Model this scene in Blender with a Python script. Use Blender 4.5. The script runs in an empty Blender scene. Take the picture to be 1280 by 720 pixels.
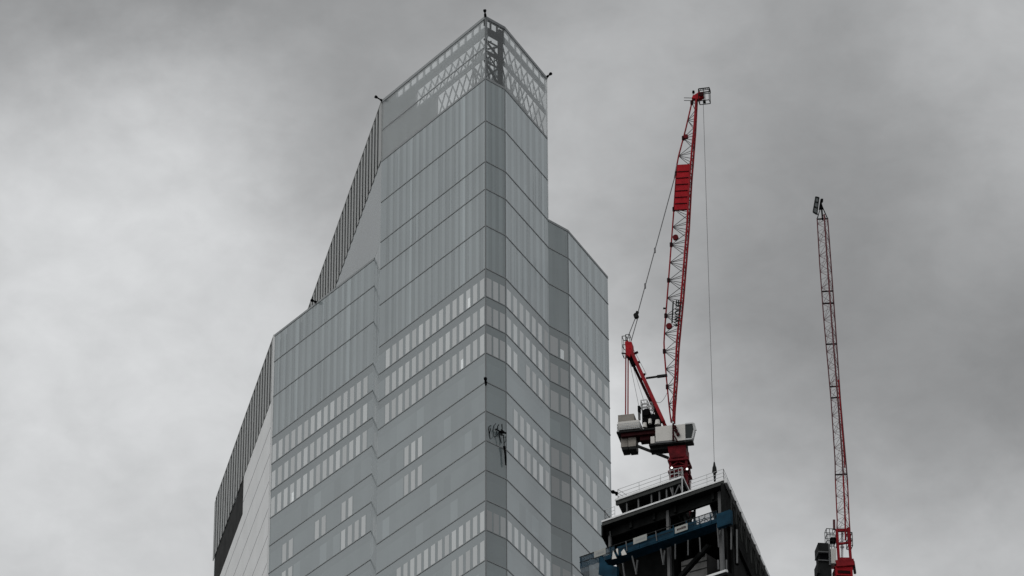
import bpy, math, random
from mathutils import Vector as V
R_ = math.radians
sc = bpy.context.scene
C = sc.collection

# ------------------------------------------------------------------ camera
FPX, PITCH, ROLL, EYE = 5459.06, R_(29.945), R_(0.264), 1.6
cd = bpy.data.cameras.new('camera'); cam = bpy.data.objects.new('camera', cd); C.objects.link(cam)
cd.sensor_width = 36.0; cd.lens = 36.0 * FPX / 1280.0; cd.clip_start = 1.0; cd.clip_end = 60000
Fw = V((0, math.cos(PITCH), math.sin(PITCH))); Rt = V((1, 0, 0)); Up = Rt.cross(Fw)
rr = Rt * math.cos(ROLL) - Up * math.sin(ROLL); uu = Rt * math.sin(ROLL) + Up * math.cos(ROLL)
from mathutils import Matrix
cam.matrix_world = Matrix(((rr.x, uu.x, -Fw.x, 0), (rr.y, uu.y, -Fw.y, 0), (rr.z, uu.z, -Fw.z, EYE), (0, 0, 0, 1)))
sc.camera = cam
sc.view_settings.view_transform = 'Standard'; sc.view_settings.look = 'None'
sc.view_settings.exposure = 0.07; sc.view_settings.gamma = 1.0
sc.view_settings.use_curve_mapping = False
sc.cycles.max_bounces = 8; sc.cycles.transparent_max_bounces = 24

def ray(x, y):                        # world direction of a point of the photograph (1280 x 720)
    return Fw * FPX + rr * (x - 640) + uu * (360 - y)

# ------------------------------------------------------------------ world: Nishita sky under a heavy cloud deck
SUN_EL, SUN_AZ = 40.0, -128.0          # azimuth from +Y, negative = to the left / behind
w = bpy.data.worlds.new('World'); sc.world = w; w.use_nodes = True
nt = w.node_tree; N = nt.nodes; Lk = nt.links; N.clear()
out = N.new('ShaderNodeOutputWorld'); bg = N.new('ShaderNodeBackground'); bg.inputs['Strength'].default_value = 0.1
Lk.new(bg.outputs[0], out.inputs[0])
sky = N.new('ShaderNodeTexSky'); sky.sky_type = 'NISHITA'; sky.sun_disc = False
sky.sun_elevation = R_(SUN_EL); sky.sun_rotation = R_(SUN_AZ); sky.dust_density = 3.0
def math_(op, a, b=None, c=None, clamp=False):
    n = N.new('ShaderNodeMath'); n.operation = op; n.use_clamp = clamp
    for i, v in enumerate((a, b, c)):
        if v is None: continue
        if isinstance(v, (int, float)): n.inputs[i].default_value = v
        else: Lk.new(v, n.inputs[i])
    return n.outputs[0]
tc = N.new('ShaderNodeTexCoord'); DIR = tc.outputs['Generated']
# turbulence that frays the edges of the cloud masses
def noise(scale, detail, rough=0.55, off=(0, 0, 0), dist=0.0):
    m = N.new('ShaderNodeMapping'); m.inputs['Location'].default_value = off; m.inputs['Scale'].default_value = (scale, scale * 1.0, scale * 1.5)
    Lk.new(DIR, m.inputs['Vector'])
    n = N.new('ShaderNodeTexNoise'); n.inputs['Scale'].default_value = 1.0; n.inputs['Detail'].default_value = detail
    n.inputs['Roughness'].default_value = rough; n.inputs['Distortion'].default_value = dist
    Lk.new(m.outputs[0], n.inputs['Vector']); return n
nw = noise(75, 4, 0.55, (3, 1, 7))
vm = N.new('ShaderNodeVectorMath'); vm.operation = 'SUBTRACT'; Lk.new(nw.outputs['Color'], vm.inputs[0]); vm.inputs[1].default_value = (0.5, 0.5, 0.5)
vs = N.new('ShaderNodeVectorMath'); vs.operation = 'MULTIPLY_ADD'; Lk.new(vm.outputs[0], vs.inputs[0]); vs.inputs[1].default_value = (0.016, 0.016, 0.016); Lk.new(DIR, vs.inputs[2])
WD = vs.outputs[0]
# cloud masses of the deck: (direction given by a point of the photograph, angular size in px, brightness change)
CLOUDS = [  # x, y, radius_px, delta (linear radiance)
#CLOUDS_BEGIN
    (-30, -30, 150, -0.043),    (120, -30, 150, -0.064),    (270, -30, 150, -0.130),    (420, -30, 150, 0.016),    (570, -30, 150, -0.055),
    (720, -30, 150, -0.065),    (870, -30, 150, 0.062),    (1020, -30, 150, -0.061),    (1170, -30, 150, 0.102),    (1320, -30, 150, -0.040),
    (-30, 105, 150, -0.011),    (120, 105, 150, 0.030),    (270, 105, 150, 0.106),    (420, 105, 150, -0.050),    (570, 105, 150, 0.013),
    (720, 105, 150, 0.082),    (1020, 105, 150, -0.039),    (1170, 105, 150, -0.022),    (1320, 105, 150, 0.081),
    (-30, 240, 150, 0.105),    (120, 240, 150, 0.092),    (270, 240, 150, 0.129),    (420, 240, 150, -0.085),    (570, 240, 150, 0.083),
    (720, 240, 150, 0.012),    (1020, 240, 150, 0.006),    (1170, 240, 150, -0.046),    (1320, 240, 150, 0.047),
    (-30, 375, 150, 0.095),    (120, 375, 150, 0.039),    (270, 375, 150, 0.080),    (420, 375, 150, 0.051),    (870, 375, 150, -0.039),    (1020, 375, 150, -0.075),    (1170, 375, 150, 0.025),    (1320, 375, 150, -0.063),
    (-30, 510, 150, 0.077),    (120, 510, 150, 0.108),    (270, 510, 150, 0.079),    (420, 510, 150, 0.105),    (570, 510, 150, 0.043),
    (720, 510, 150, 0.223),    (1020, 510, 150, -0.018),    (1170, 510, 150, -0.027),    (1320, 510, 150, -0.092),
    (-30, 645, 150, 0.091),    (120, 645, 150, 0.039),    (270, 645, 150, 0.045),    (420, 645, 150, 0.022),    (570, 645, 150, 0.020),
    (720, 645, 150, 0.122),    (1020, 645, 150, 0.022),    (1170, 645, 150, -0.009),    (1320, 645, 150, 0.070),
    (-30, 780, 150, 0.089),    (120, 780, 150, 0.068),    (270, 780, 150, 0.099),    (420, 780, 150, 0.024),    (720, 780, 150, 0.018),    (870, 780, 150, 0.066),    (1020, 780, 150, 0.130),    (1170, 780, 150, 0.028),    (1320, 780, 150, 0.075),
#CLOUDS_END
]
BASE = 0.36
acc = None
for (x, y, s, dlt) in CLOUDS:
    d = ray(x, y).normalized()
    n = N.new('ShaderNodeVectorMath'); n.operation = 'DISTANCE'; Lk.new(WD, n.inputs[0]); n.inputs[1].default_value = d
    q = math_('MULTIPLY', n.outputs['Value'], FPX / s); q = math_('MULTIPLY', q, q); q = math_('MULTIPLY', q, -1.0)
    g = math_('EXPONENT', q)
    acc = math_('MULTIPLY_ADD', g, dlt, acc if acc is not None else BASE)
if acc is None: acc = math_('ADD', BASE, 0.0)
n2 = noise(34, 6, 0.58, (1, 5, 2), 0.4); n3 = noise(110, 5, 0.55, (4, 2, 9), 0.3)
tx = math_('MULTIPLY_ADD', math_('SUBTRACT', n2.outputs[0], 0.5), 0.34, 1.0)
tx2 = math_('MULTIPLY_ADD', math_('SUBTRACT', n3.outputs[0], 0.5), 0.15, 0.0)
tx = math_('ADD', tx, tx2)
# unseen sky overhead and behind the viewer, set brighter to lift the facades
dt = N.new('ShaderNodeVectorMath'); dt.operation = 'DOT_PRODUCT'; Lk.new(DIR, dt.inputs[0]); dt.inputs[1].default_value = Fw
away = math_('MULTIPLY', math_('SUBTRACT', 0.955, dt.outputs['Value']), 1.6, None, True)
sx = N.new('ShaderNodeSeparateXYZ'); Lk.new(DIR, sx.inputs[0])
zen = math_('MULTIPLY_ADD', math_('MAXIMUM', sx.outputs[2], 0.0), 0.55, 0.45)
leftb = math_('MULTIPLY_ADD', sx.outputs[0], -0.16, 1.0)
n4 = noise(20, 5, 0.55, (6, 3, 1), 0.3)
broken = math_('MULTIPLY_ADD', math_('SUBTRACT', n4.outputs[0], 0.5), 1.3, 1.0)
far = math_('MULTIPLY', math_('MULTIPLY', math_('MULTIPLY', zen, 0.95), leftb), broken)
mixf = N.new('ShaderNodeMix'); mixf.data_type = 'FLOAT'; Lk.new(away, mixf.inputs[0]); Lk.new(acc, mixf.inputs[2]); Lk.new(far, mixf.inputs[3])
lum = math_('MULTIPLY', math_('MULTIPLY', mixf.outputs[0], tx), 10.0)
cc = N.new('ShaderNodeVectorMath'); cc.operation = 'SCALE'; cc.inputs[0].default_value = (0.985, 1.0, 1.012); Lk.new(lum, cc.inputs['Scale'])
mx = N.new('ShaderNodeMix'); mx.data_type = 'RGBA'; mx.inputs[0].default_value = 0.985
Lk.new(sky.outputs[0], mx.inputs[6]); Lk.new(cc.outputs[0], mx.inputs[7]); Lk.new(mx.outputs[2], bg.inputs['Color'])

# ------------------------------------------------------------------ sun, veiled by the clouds
sd = bpy.data.lights.new('sun', 'SUN'); sd.energy = 0.5; sd.angle = R_(25); sd.color = (1.0, 0.97, 0.93)
so = bpy.data.objects.new('sun', sd); C.objects.link(so)
sv = V((math.sin(R_(SUN_AZ)) * math.cos(R_(SUN_EL)), math.cos(R_(SUN_AZ)) * math.cos(R_(SUN_EL)), math.sin(R_(SUN_EL))))
so.rotation_euler = sv.to_track_quat('Z', 'Y').to_euler(); so.location = sv * 500

# ------------------------------------------------------------------ materials
def mat(name, col, rough=0.5, metal=0.0, ior=1.5, attr=False, nscale=0.0, namp=0.0, alpha=None, emit=None, bump=0.0, trans_col=None):
    m = bpy.data.materials.new(name); m.use_nodes = True; t = m.node_tree; b = t.nodes['Principled BSDF']
    b.inputs['Roughness'].default_value = rough; b.inputs['Metallic'].default_value = metal; b.inputs['IOR'].default_value = ior
    b.inputs['Base Color'].default_value = (*col, 1)
    src = None
    if attr:
        a = t.nodes.new('ShaderNodeAttribute'); a.attribute_name = 'tint'
        mu = t.nodes.new('ShaderNodeMix'); mu.data_type = 'RGBA'; mu.blend_type = 'MULTIPLY'; mu.inputs[0].default_value = 1
        mu.inputs[6].default_value = (*col, 1); t.links.new(a.outputs['Color'], mu.inputs[7]); src = mu.outputs[2]
    if nscale:
        tcn = t.nodes.new('ShaderNodeTexCoord'); nz = t.nodes.new('ShaderNodeTexNoise'); nz.inputs['Scale'].default_value = nscale; nz.inputs['Detail'].default_value = 5
        t.links.new(tcn.outputs['Object'], nz.inputs['Vector'])
        mr = t.nodes.new('ShaderNodeMapRange'); mr.inputs[1].default_value = 0.25; mr.inputs[2].default_value = 0.75
        mr.inputs[3].default_value = 1 - namp; mr.inputs[4].default_value = 1 + namp; t.links.new(nz.outputs[0], mr.inputs[0])
        s = t.nodes.new('ShaderNodeVectorMath'); s.operation = 'SCALE'; t.links.new(mr.outputs[0], s.inputs['Scale'])
        if src is not None: t.links.new(src, s.inputs[0])
        else: s.inputs[0].default_value = col
        src = s.outputs[0]
        if bump:
            bp = t.nodes.new('ShaderNodeBump'); bp.inputs['Strength'].default_value = bump; bp.inputs['Distance'].default_value = 0.1
            t.links.new(nz.outputs[0], bp.inputs['Height']); t.links.new(bp.outputs[0], b.inputs['Normal'])
    if src is not None: t.links.new(src, b.inputs['Base Color'])
    if emit: b.inputs['Emission Color'].default_value = (1, 0.97, 0.92, 1); b.inputs['Emission Strength'].default_value = emit
    if alpha is not None: b.inputs['Alpha'].default_value = alpha
    return m
M = {}
M['glass'] = mat('facade_glass', (0.88, 1.0, 1.035), 0.10, 0, 1.62, attr=True, nscale=0.16, namp=0.06)
M['chamfer'] = mat('chamfer_glass', (0.84, 1.0, 1.03), 0.06, 0, 1.7, attr=True, nscale=0.2, namp=0.07)
M['blind'] = mat('blind_window', (0.96, 1.0, 1.005), 0.12, 0, 1.55, attr=True)
M['joint'] = mat('joint_metal', (0.27, 0.285, 0.29), 0.6, 0.0, 1.4)
M['jointdark'] = mat('corner_metal', (0.19, 0.20, 0.205), 0.6, 0.0, 1.35)
M['core'] = mat('core_concrete', (0.2, 0.2, 0.2), 0.9, nscale=0.4, namp=0.15)
M['alu'] = mat('pale_aluminium', (0.74, 0.75, 0.75), 0.5, 0.0, nscale=0.3, namp=0.06)
M['fin'] = mat('fin_aluminium', (0.36, 0.37, 0.365), 0.5, 0.0, 1.3)
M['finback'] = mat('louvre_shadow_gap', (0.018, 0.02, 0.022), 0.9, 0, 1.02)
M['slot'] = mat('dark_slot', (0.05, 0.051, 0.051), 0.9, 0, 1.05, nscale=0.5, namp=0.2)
M['steelpale'] = mat('crown_steel', (0.36, 0.378, 0.383), 0.6, 0, 1.3, attr=True)
M['steeldark'] = mat('crown_steel_dark', (0.03, 0.034, 0.036), 0.7, 0, 1.1)
M['roof'] = mat('roof_membrane', (0.25, 0.25, 0.25), 0.9)
M['black'] = mat('black_housing', (0.004, 0.004, 0.005), 0.7, 0, 1.1)
M['ground'] = mat('ground_city', (0.10, 0.10, 0.10), 0.95, nscale=0.02, namp=0.3)
M['red'] = mat('crane_red_paint', (0.26, 0.015, 0.021), 0.6, 0, 1.18, nscale=1.5, namp=0.35)
M['redbright'] = mat('crane_red_panel', (0.36, 0.012, 0.019), 0.6, 0, 1.18, nscale=1.5, namp=0.25)
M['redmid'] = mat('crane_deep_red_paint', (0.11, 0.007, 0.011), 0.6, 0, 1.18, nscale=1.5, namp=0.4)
M['reddark'] = mat('crane_red_grimy', (0.026, 0.004, 0.005), 0.6, 0, 1.15, nscale=1.5, namp=0.35)  # darkest red of the crane, unevenly toned
M['brace'] = mat('crane_brace_steel', (0.13, 0.05, 0.055), 0.6, 0, 1.2)
M['brace2'] = mat('jib_brace_grey', (0.075, 0.07, 0.072), 0.6, 0, 1.2)
M['darksteel'] = mat('dark_steel', (0.016, 0.017, 0.017), 0.7, 0, 1.2, nscale=1.2, namp=0.3)
M['rope'] = mat('wire_rope', (0.14, 0.14, 0.145), 0.5)
M['white'] = mat('white_cabinet', (0.60, 0.585, 0.55), 0.5, nscale=0.8, namp=0.06)
M['beige'] = mat('counterweight_concrete', (0.27, 0.25, 0.225), 0.8, 0, 1.3, nscale=1.5, namp=0.2)
M['railing'] = mat('galvanised_rail', (0.45, 0.46, 0.46), 0.5, 0.2)
M['cabglass'] = mat('cab_window', (0.02, 0.025, 0.025), 0.2, 0, 1.3)
M['lamp'] = mat('lamp_lit', (0.8, 0.8, 0.75), 0.3, emit=1.6)
M['trim'] = mat('bright_trim', (0.62, 0.63, 0.63), 0.4, 0.2, nscale=1.0, namp=0.12)
M['fascia'] = mat('grey_fascia', (0.045, 0.048, 0.046), 0.7, 0, 1.2, nscale=0.8, namp=0.3)
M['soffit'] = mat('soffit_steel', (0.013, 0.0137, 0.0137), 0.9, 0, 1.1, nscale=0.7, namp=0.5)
M['column'] = mat('column_steel', (0.13, 0.133, 0.135), 0.7, 0, 1.3, nscale=1.0, namp=0.2)
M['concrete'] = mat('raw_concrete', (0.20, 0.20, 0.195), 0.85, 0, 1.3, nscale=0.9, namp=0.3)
M['blue'] = mat('blue_sheeting', (0.0055, 0.034, 0.060), 0.75, 0, 1.2, nscale=0.9, namp=0.45, bump=0.5)
M['bluenet'] = mat('blue_debris_netting', (0.05, 0.085, 0.115), 0.9, 0, 1.1, alpha=0.5, nscale=0.7, namp=0.25)
M['sign'] = mat('pale_sign', (0.30, 0.31, 0.29), 0.6)
M['cagegrey'] = mat('grey_mesh_panel', (0.13, 0.145, 0.145), 0.6, alpha=0.9)
# fritted glass of the crown: you see the steel and the sky through it
def frit(name, col, a_trans, milk):
    m = bpy.data.materials.new(name); m.use_nodes = True; t = m.node_tree; t.nodes.clear(); L = t.links
    o = t.nodes.new('ShaderNodeOutputMaterial'); tr = t.nodes.new('ShaderNodeBsdfTransparent'); tr.inputs[0].default_value = (0.97, 1, 1, 1)
    tl = t.nodes.new('ShaderNodeBsdfTranslucent'); tl.inputs[0].default_value = (*milk, 1)
    df = t.nodes.new('ShaderNodeBsdfDiffuse'); df.inputs[0].default_value = (*col, 1)
    m1 = t.nodes.new('ShaderNodeMixShader'); m1.inputs[0].default_value = 0.45; L.new(df.outputs[0], m1.inputs[1]); L.new(tl.outputs[0], m1.inputs[2])
    m2 = t.nodes.new('ShaderNodeMixShader'); m2.inputs[0].default_value = a_trans; L.new(m1.outputs[0], m2.inputs[1]); L.new(tr.outputs[0], m2.inputs[2])
    gl = t.nodes.new('ShaderNodeBsdfGlossy'); gl.inputs['Roughness'].default_value = 0.08
    fr = t.nodes.new('ShaderNodeFresnel'); fr.inputs[0].default_value = 1.5
    m3 = t.nodes.new('ShaderNodeMixShader'); L.new(fr.outputs[0], m3.inputs[0]); L.new(m2.outputs[0], m3.inputs[1]); L.new(gl.outputs[0], m3.inputs[2])
    L.new(m3.outputs[0], o.inputs[0]); return m
M['frit'] = frit('crown_fritted_glass', (0.78, 0.83, 0.84), 0.60, (0.93, 0.96, 0.97))
M['fritclear'] = frit('crown_clear_glass', (0.30, 0.34, 0.35), 0.78, (0.4, 0.42, 0.42))

# ------------------------------------------------------------------ mesh helpers
class MB:
    def __init__(s): s.v = []; s.f = []; s.t = []
    def quad(s, a, b, c, d, t=1.0):
        n = len(s.v); s.v += [a, b, c, d]; s.f.append((n, n + 1, n + 2, n + 3)); s.t.append(t)
    def hexa(s, p, t=1.0):            # p: 4 bottom, 4 top
        n = len(s.v); s.v += p
        for q in ((3, 2, 1, 0), (4, 5, 6, 7), (0, 1, 5, 4), (1, 2, 6, 5), (2, 3, 7, 6), (3, 0, 4, 7)):
            s.f.append(tuple(n + i for i in q)); s.t.append(t)
        return s
    def obox(s, o, a, b, z0, z1, t=1.0):  # origin, plan vectors a and b, heights
        o = V((o[0], o[1], 0)); a = V((a[0], a[1], 0)); b = V((b[0], b[1], 0))
        if a.cross(b).z < 0: a, b = b, a
        P = [o, o + a, o + a + b, o + b]
        return s.hexa([p + V((0, 0, z0)) for p in P] + [p + V((0, 0, z1)) for p in P], t)
    def beam(s, p, q, w, h=None, t=1.0):
        p = V(p); q = V(q); d = q - p
        if d.length < 1e-6: return s
        d.normalize(); h = h or w
        r = d.cross(V((0, 0, 1)))
        if r.length < 0.05: r = d.cross(V((0, 1, 0)))
        r.normalize(); u = r.cross(d); r = r * w / 2; u = u * h / 2
        return s.hexa([p - r - u, q - r - u, q + r - u, p + r - u, p - r + u, q - r + u, q + r + u, p + r + u], t)
    def tube(s, p, q, r0, r1=None, n=8, t=1.0):
        p = V(p); q = V(q); r1 = r0 if r1 is None else r1; d = (q - p).normalized()
        a = d.cross(V((0, 0, 1)))
        if a.length < 0.05: a = d.cross(V((0, 1, 0)))
        a.normalize(); b = a.cross(d); k = len(s.v)
        for i in range(n):
            c, e = math.cos(2 * math.pi * i / n), math.sin(2 * math.pi * i / n)
            s.v += [p + (a * c + b * e) * r0, q + (a * c + b * e) * r1]
        for i in range(n):
            j = (i + 1) % n; s.f.append((k + 2 * i, k + 2 * j, k + 2 * j + 1, k + 2 * i + 1)); s.t.append(t)
        s.f.append(tuple(k + 2 * i for i in range(n))); s.t.append(t); s.f.append(tuple(k + 2 * i + 1 for i in range(n))[::-1]); s.t.append(t)
        return s
    def prism(s, pts, off, t=1.0):   # polygon of 3-D points extruded by a vector
        n = len(pts); k = len(s.v); off = V(off); s.v += [V(p) for p in pts] + [V(p) + off for p in pts]
        s.f.append(tuple(range(k, k + n))[::-1]); s.f.append(tuple(range(k + n, k + 2 * n))); s.t += [t, t]
        for i in range(n):
            j = (i + 1) % n; s.f.append((k + i, k + j, k + n + j, k + n + i)); s.t.append(t)
        return s
    def build(s, name, m, parent=None, flip=False):
        me = bpy.data.meshes.new(name); o0 = s.v[0].copy() if s.v else V((0, 0, 0))
        me.from_pydata([tuple(v) for v in s.v], [], s.f)
        if flip is None:
            import bmesh
            bm = bmesh.new(); bm.from_mesh(me); bmesh.ops.recalc_face_normals(bm, faces=bm.faces); bm.to_mesh(me); bm.free()
        ca = me.color_attributes.new('tint', 'FLOAT_COLOR', 'CORNER'); i = 0
        for p, t in zip(me.polygons, s.t):
            for _ in p.vertices: ca.data[i].color = (t, t, t, 1); i += 1
        me.materials.append(M[m] if isinstance(m, str) else m)
        o = bpy.data.objects.new(name, me); C.objects.link(o)
        if parent:
            o.parent = parent; o.matrix_parent_inverse = Matrix.Translation(-V(parent.location))
            me.transform(Matrix.Translation(-V(parent.location))); o.matrix_parent_inverse = Matrix.Identity(4)
            if parent.parent: pass
        return o
def thing(name, loc, label, cat, group=None):
    o = bpy.data.objects.new(name, None); C.objects.link(o); o.location = loc; o.empty_display_size = 2
    o['label'] = label; o['category'] = cat
    if group: o['group'] = group
    return o
def sub(mb, name, m, parent, top):    # sub-part: parent is a part whose mesh lives in the frame of its thing (top)
    o = mb.build(name, m, None); o.data.transform(Matrix.Translation(-V(top.location))); o.parent = parent
    return o

# ------------------------------------------------------------------ ground
g = MB(); S = 30000
g.quad(V((-S, -S, 0)), V((S, -S, 0)), V((S, S, 0)), V((-S, S, 0)))
go = g.build('ground', 'ground'); go['kind'] = 'structure'

# ================================================================== the glass tower
Pt = dict(A=(-3.2, 458.67), B=(-0.77, 461.17), C=(4.58, 472.95), F=(7.10, 475.64), G=(12.34, 487.46),
          D=(-16.7, 478.26), H=(-17.59, 482.40), I=(-31.4, 502.44), J=(-41.91, 549.44))
Pt = {k: V((a, b, 0)) for k, (a, b) in Pt.items()}
back = V((math.cos(R_(102.3)), math.sin(R_(102.3)), 0))
Pt['K'] = Pt['D'] + back * 57; Pt['M'] = Pt['C'] + back * 57; Pt['N'] = Pt['G'] + back * 48
HZ = {-2: 303.61, -1: 299.12, 0: 294.45, 1: 288.21, 2: 282.30, 3: 278.33, 4: 273.09, 5: 267.03, 6: 263.13, 7: 259.27,
      8: 255.28, 9: 251.31, 10: 247.37, 11: 243.37, 12: 239.42, 13: 235.40, 14: 231.49}
HZ = {k: v + EYE for k, v in HZ.items()}
k = 15
while HZ[k - 1] - 3.95 > 4: HZ[k] = HZ[k - 1] - 3.95; k += 1
HZ[k] = 0.0; KMAX = k
tower = thing('glass_skyscraper', (-5, 495, 0), 'tall pale glass skyscraper stepping up to a see-through latticed crown, in the middle', 'skyscraper')
rnd = random.Random(7)
all_windows = []     # (size rank, mb, tint)

def face(P0, P1, top, n, litf, m='glass', base=0.30, seed=1, margin0=0.0, margin1=0.0, plain=False, lit_t=0.56, strip=(0.20, 0.80), pleat=(0.84, 1.16), name='glass_wall', joint=True):
    """one storey-high glazed wall from P0 to P1 (outside on the right-hand side of P0->P1 reversed)"""
    rn = random.Random(seed); d = (P1 - P0); Ln = d.length; d = d / Ln
    nrm = V((d.y, -d.x, 0))
    if nrm.dot(-P0) < 0 : nrm = -nrm          # faces the street the viewer stands in
    mw = (Ln - margin0 - margin1) / n
    gl = MB(); jt = MB()
    # persistent vertical character of each module
    subs = []
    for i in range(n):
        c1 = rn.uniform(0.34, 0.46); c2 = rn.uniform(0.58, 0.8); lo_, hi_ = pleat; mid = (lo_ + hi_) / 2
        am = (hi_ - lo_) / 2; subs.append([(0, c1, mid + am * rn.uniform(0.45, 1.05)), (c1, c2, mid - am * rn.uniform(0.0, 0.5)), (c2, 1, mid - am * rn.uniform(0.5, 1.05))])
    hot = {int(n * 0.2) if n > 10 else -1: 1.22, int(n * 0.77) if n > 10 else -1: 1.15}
    def q(s0, s1, z0, z1, t, off=0.0, mb=gl, j=0.0):
        a = P0 + d * s0 + nrm * (off + j); b = P0 + d * s1 + nrm * (off - j)
        if nrm.dot(V((0, 0, 1)).cross(d)) > 0: a, b = b, a
        mb.quad(V((b.x, b.y, z0)), V((a.x, a.y, z0)), V((a.x, a.y, z1)), V((b.x, b.y, z1)), t)
    base0 = base
    for kk in range(top, KMAX):
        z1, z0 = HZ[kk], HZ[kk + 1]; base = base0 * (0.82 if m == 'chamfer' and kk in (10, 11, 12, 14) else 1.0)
        if kk > 16 or plain:
            q(0, Ln, z0, z1, base * rn.uniform(0.96, 1.04)); 
        elif kk < 5:
            if margin0: q(0, margin0, z0, z1, base)
            if margin1: q(Ln - margin1, Ln, z0, z1, base)
            for i in range(n):
                for (a, b, t) in subs[i]:
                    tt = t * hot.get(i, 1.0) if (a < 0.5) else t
                    tt *= rn.uniform(0.97, 1.04)
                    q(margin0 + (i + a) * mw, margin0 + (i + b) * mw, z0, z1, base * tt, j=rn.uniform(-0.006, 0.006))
        else:
            lit = litf(kk, n); any_ = any(lit)
            zb = z1 - 1.25
            q(0, Ln, zb, z1, base * (0.80 if all(lit) else 0.95))
            if margin0: q(0, margin0, z0, zb, base)
            if margin1: q(Ln - margin1, Ln, z0, zb, base)
            for i in range(n):
                s = margin0 + i * mw; L_ = lit[i]
                if L_:
                    a, b = strip; tv = L_ * lit_t * rn.uniform(0.86, 1.12)
                    q(s, s + a * mw, z0, zb, base * 0.88); q(s + b * mw, s + mw, z0, zb, base * 0.88)
                    wb = MB(); q(s + a * mw, s + b * mw, z0 + 0.06, zb, tv, 0.006, wb)
                    if rn.random() < 0.018: q(s + a * mw, s + (a + 0.35) * mw, z0 + 0.06, z0 + 1.4, lit_t * 1.75, 0.012, wb)
                    all_windows.append((P0 + d * s, kk, wb))
                    q(s + a * mw, s + b * mw, z0, zb, base * 0.8)
                else:
                    t = base * rn.uniform(0.975, 1.03)
                    r_ = rn.random()
                    if r_ < 0.13: t *= rn.uniform(1.08, 1.24)
                    elif r_ < 0.2: t *= 0.92
                    q(s, s + mw, z0, zb, t)
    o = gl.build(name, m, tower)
    if joint:
        for kk in range(top, KMAX):
            z = HZ[kk]
            a = P0 + nrm * 0.0; hgt = 0.12 if kk > top else 0.3
            jt.obox(a - nrm * 0.1, d * Ln, nrm * 0.16, z - hgt / 2, z + hgt / 2)
        sub(jt, 'floor_joint', 'joint', o, tower)
    return o, d, nrm, mw

def lit_AD(k, n):     # module 0 next to the sharp corner
    if k in (5, 6, 7): return [1] * n
    if k in (9, 10): return [1 if i in (9, 10, 11) else 0 for i in range(n)]
    if k == 13: return [1 if i < 13 else 0 for i in range(n)]
    if k == 14: return [0.9 if i < 5 else 0 for i in range(n)]
    if k == 16: return [1 if i in (3, 4, 5, 9) else 0 for i in range(n)]
    return [0] * n
def lit_BC(k, n):
    if k in (5, 6): return [1] * (n - 1) + [0.7]
    if k == 7: return [1, 1, 0, 0.95, 1, 1, 0.7][:n]
    if k == 9: return [0, 0.95] + [1] * (n - 2)
    if k == 10: return [0, 0.95] + [1] * (n - 3) + [0.8]
    if k == 13: return [0.9] + [1] * (n - 1)
    return [0] * n
def lit_FG(k, n):
    if k in (5, 6): return [0.95] * n
    if k == 7: return [0.95, 0.95, 0.95] + [0] * (n - 3)
    if k == 8: return [0] * (n - 2) + [1, 1]
    if k in (9, 10): return [1] * (n - 2) + [0, 0]
    if k in (13, 14): return [0.9] * n
    return [0] * n
def lit_HI(k, n):     # module 0 next to the main tower
    if k in (5, 6): return [1] * n
    if k == 7: return [1] * (n - 1) + [1.05]
    if k == 9: return [1 if i in (2, 3, 6, 7, 11, 12) else 0 for i in range(n)]
    if k == 10: return [1 if i in (0, 1, 2, 3, 11, 12, 14) else 0 for i in range(n)]
    if k == 12: return [1 if i in (4, 5, 6) else 0 for i in range(n)]
    return [0] * n
def lit_ch(k, n):
    return [0.72, 0.9, 0.72][:n] if k in (5, 6, 7) else ([0.5, 0.62, 0.75][:n] if k == 13 else [0] * n)
def lit_ch2(k, n):
    return [0.8] * n if k in (5, 6, 7) else ([0.6] * n if k in (9, 10, 13) else [0] * n)
# outer faces in the street's view
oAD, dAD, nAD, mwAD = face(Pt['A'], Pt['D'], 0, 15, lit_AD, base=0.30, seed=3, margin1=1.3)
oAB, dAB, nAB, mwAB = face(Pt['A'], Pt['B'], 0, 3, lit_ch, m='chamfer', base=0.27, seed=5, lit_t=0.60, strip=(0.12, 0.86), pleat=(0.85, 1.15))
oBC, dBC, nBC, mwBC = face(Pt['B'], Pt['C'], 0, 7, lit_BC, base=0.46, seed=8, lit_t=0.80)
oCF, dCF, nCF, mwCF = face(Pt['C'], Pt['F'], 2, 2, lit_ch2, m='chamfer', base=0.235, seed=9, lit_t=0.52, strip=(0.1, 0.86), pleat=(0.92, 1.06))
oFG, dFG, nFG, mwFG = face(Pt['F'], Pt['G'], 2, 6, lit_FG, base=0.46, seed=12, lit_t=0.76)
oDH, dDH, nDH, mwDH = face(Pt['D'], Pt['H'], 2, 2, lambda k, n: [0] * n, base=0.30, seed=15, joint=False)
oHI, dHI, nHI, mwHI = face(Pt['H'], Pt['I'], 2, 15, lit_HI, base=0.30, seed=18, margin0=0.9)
# windows with drawn blinds: the hundred that show largest are parts, the others one piece
wl = [x for x in all_windows if x[1] <= 14]
wl.sort(key=lambda x: (-0.0 + x[0].length + (4.0 if x[0].x > -1 else 0)))
for (p, kk, wb) in wl[:100]: wb.build('window', 'blind', tower)
rest = MB()
for x in wl[100:] + [x for x in all_windows if x[1] > 14]:
    wb = x[2]; n0 = len(rest.v); rest.v += wb.v; rest.f += [tuple(i + n0 for i in f) for f in wb.f]; rest.t += wb.t
o = rest.build('window', 'blind', tower); o['kind'] = 'stuff'

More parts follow.
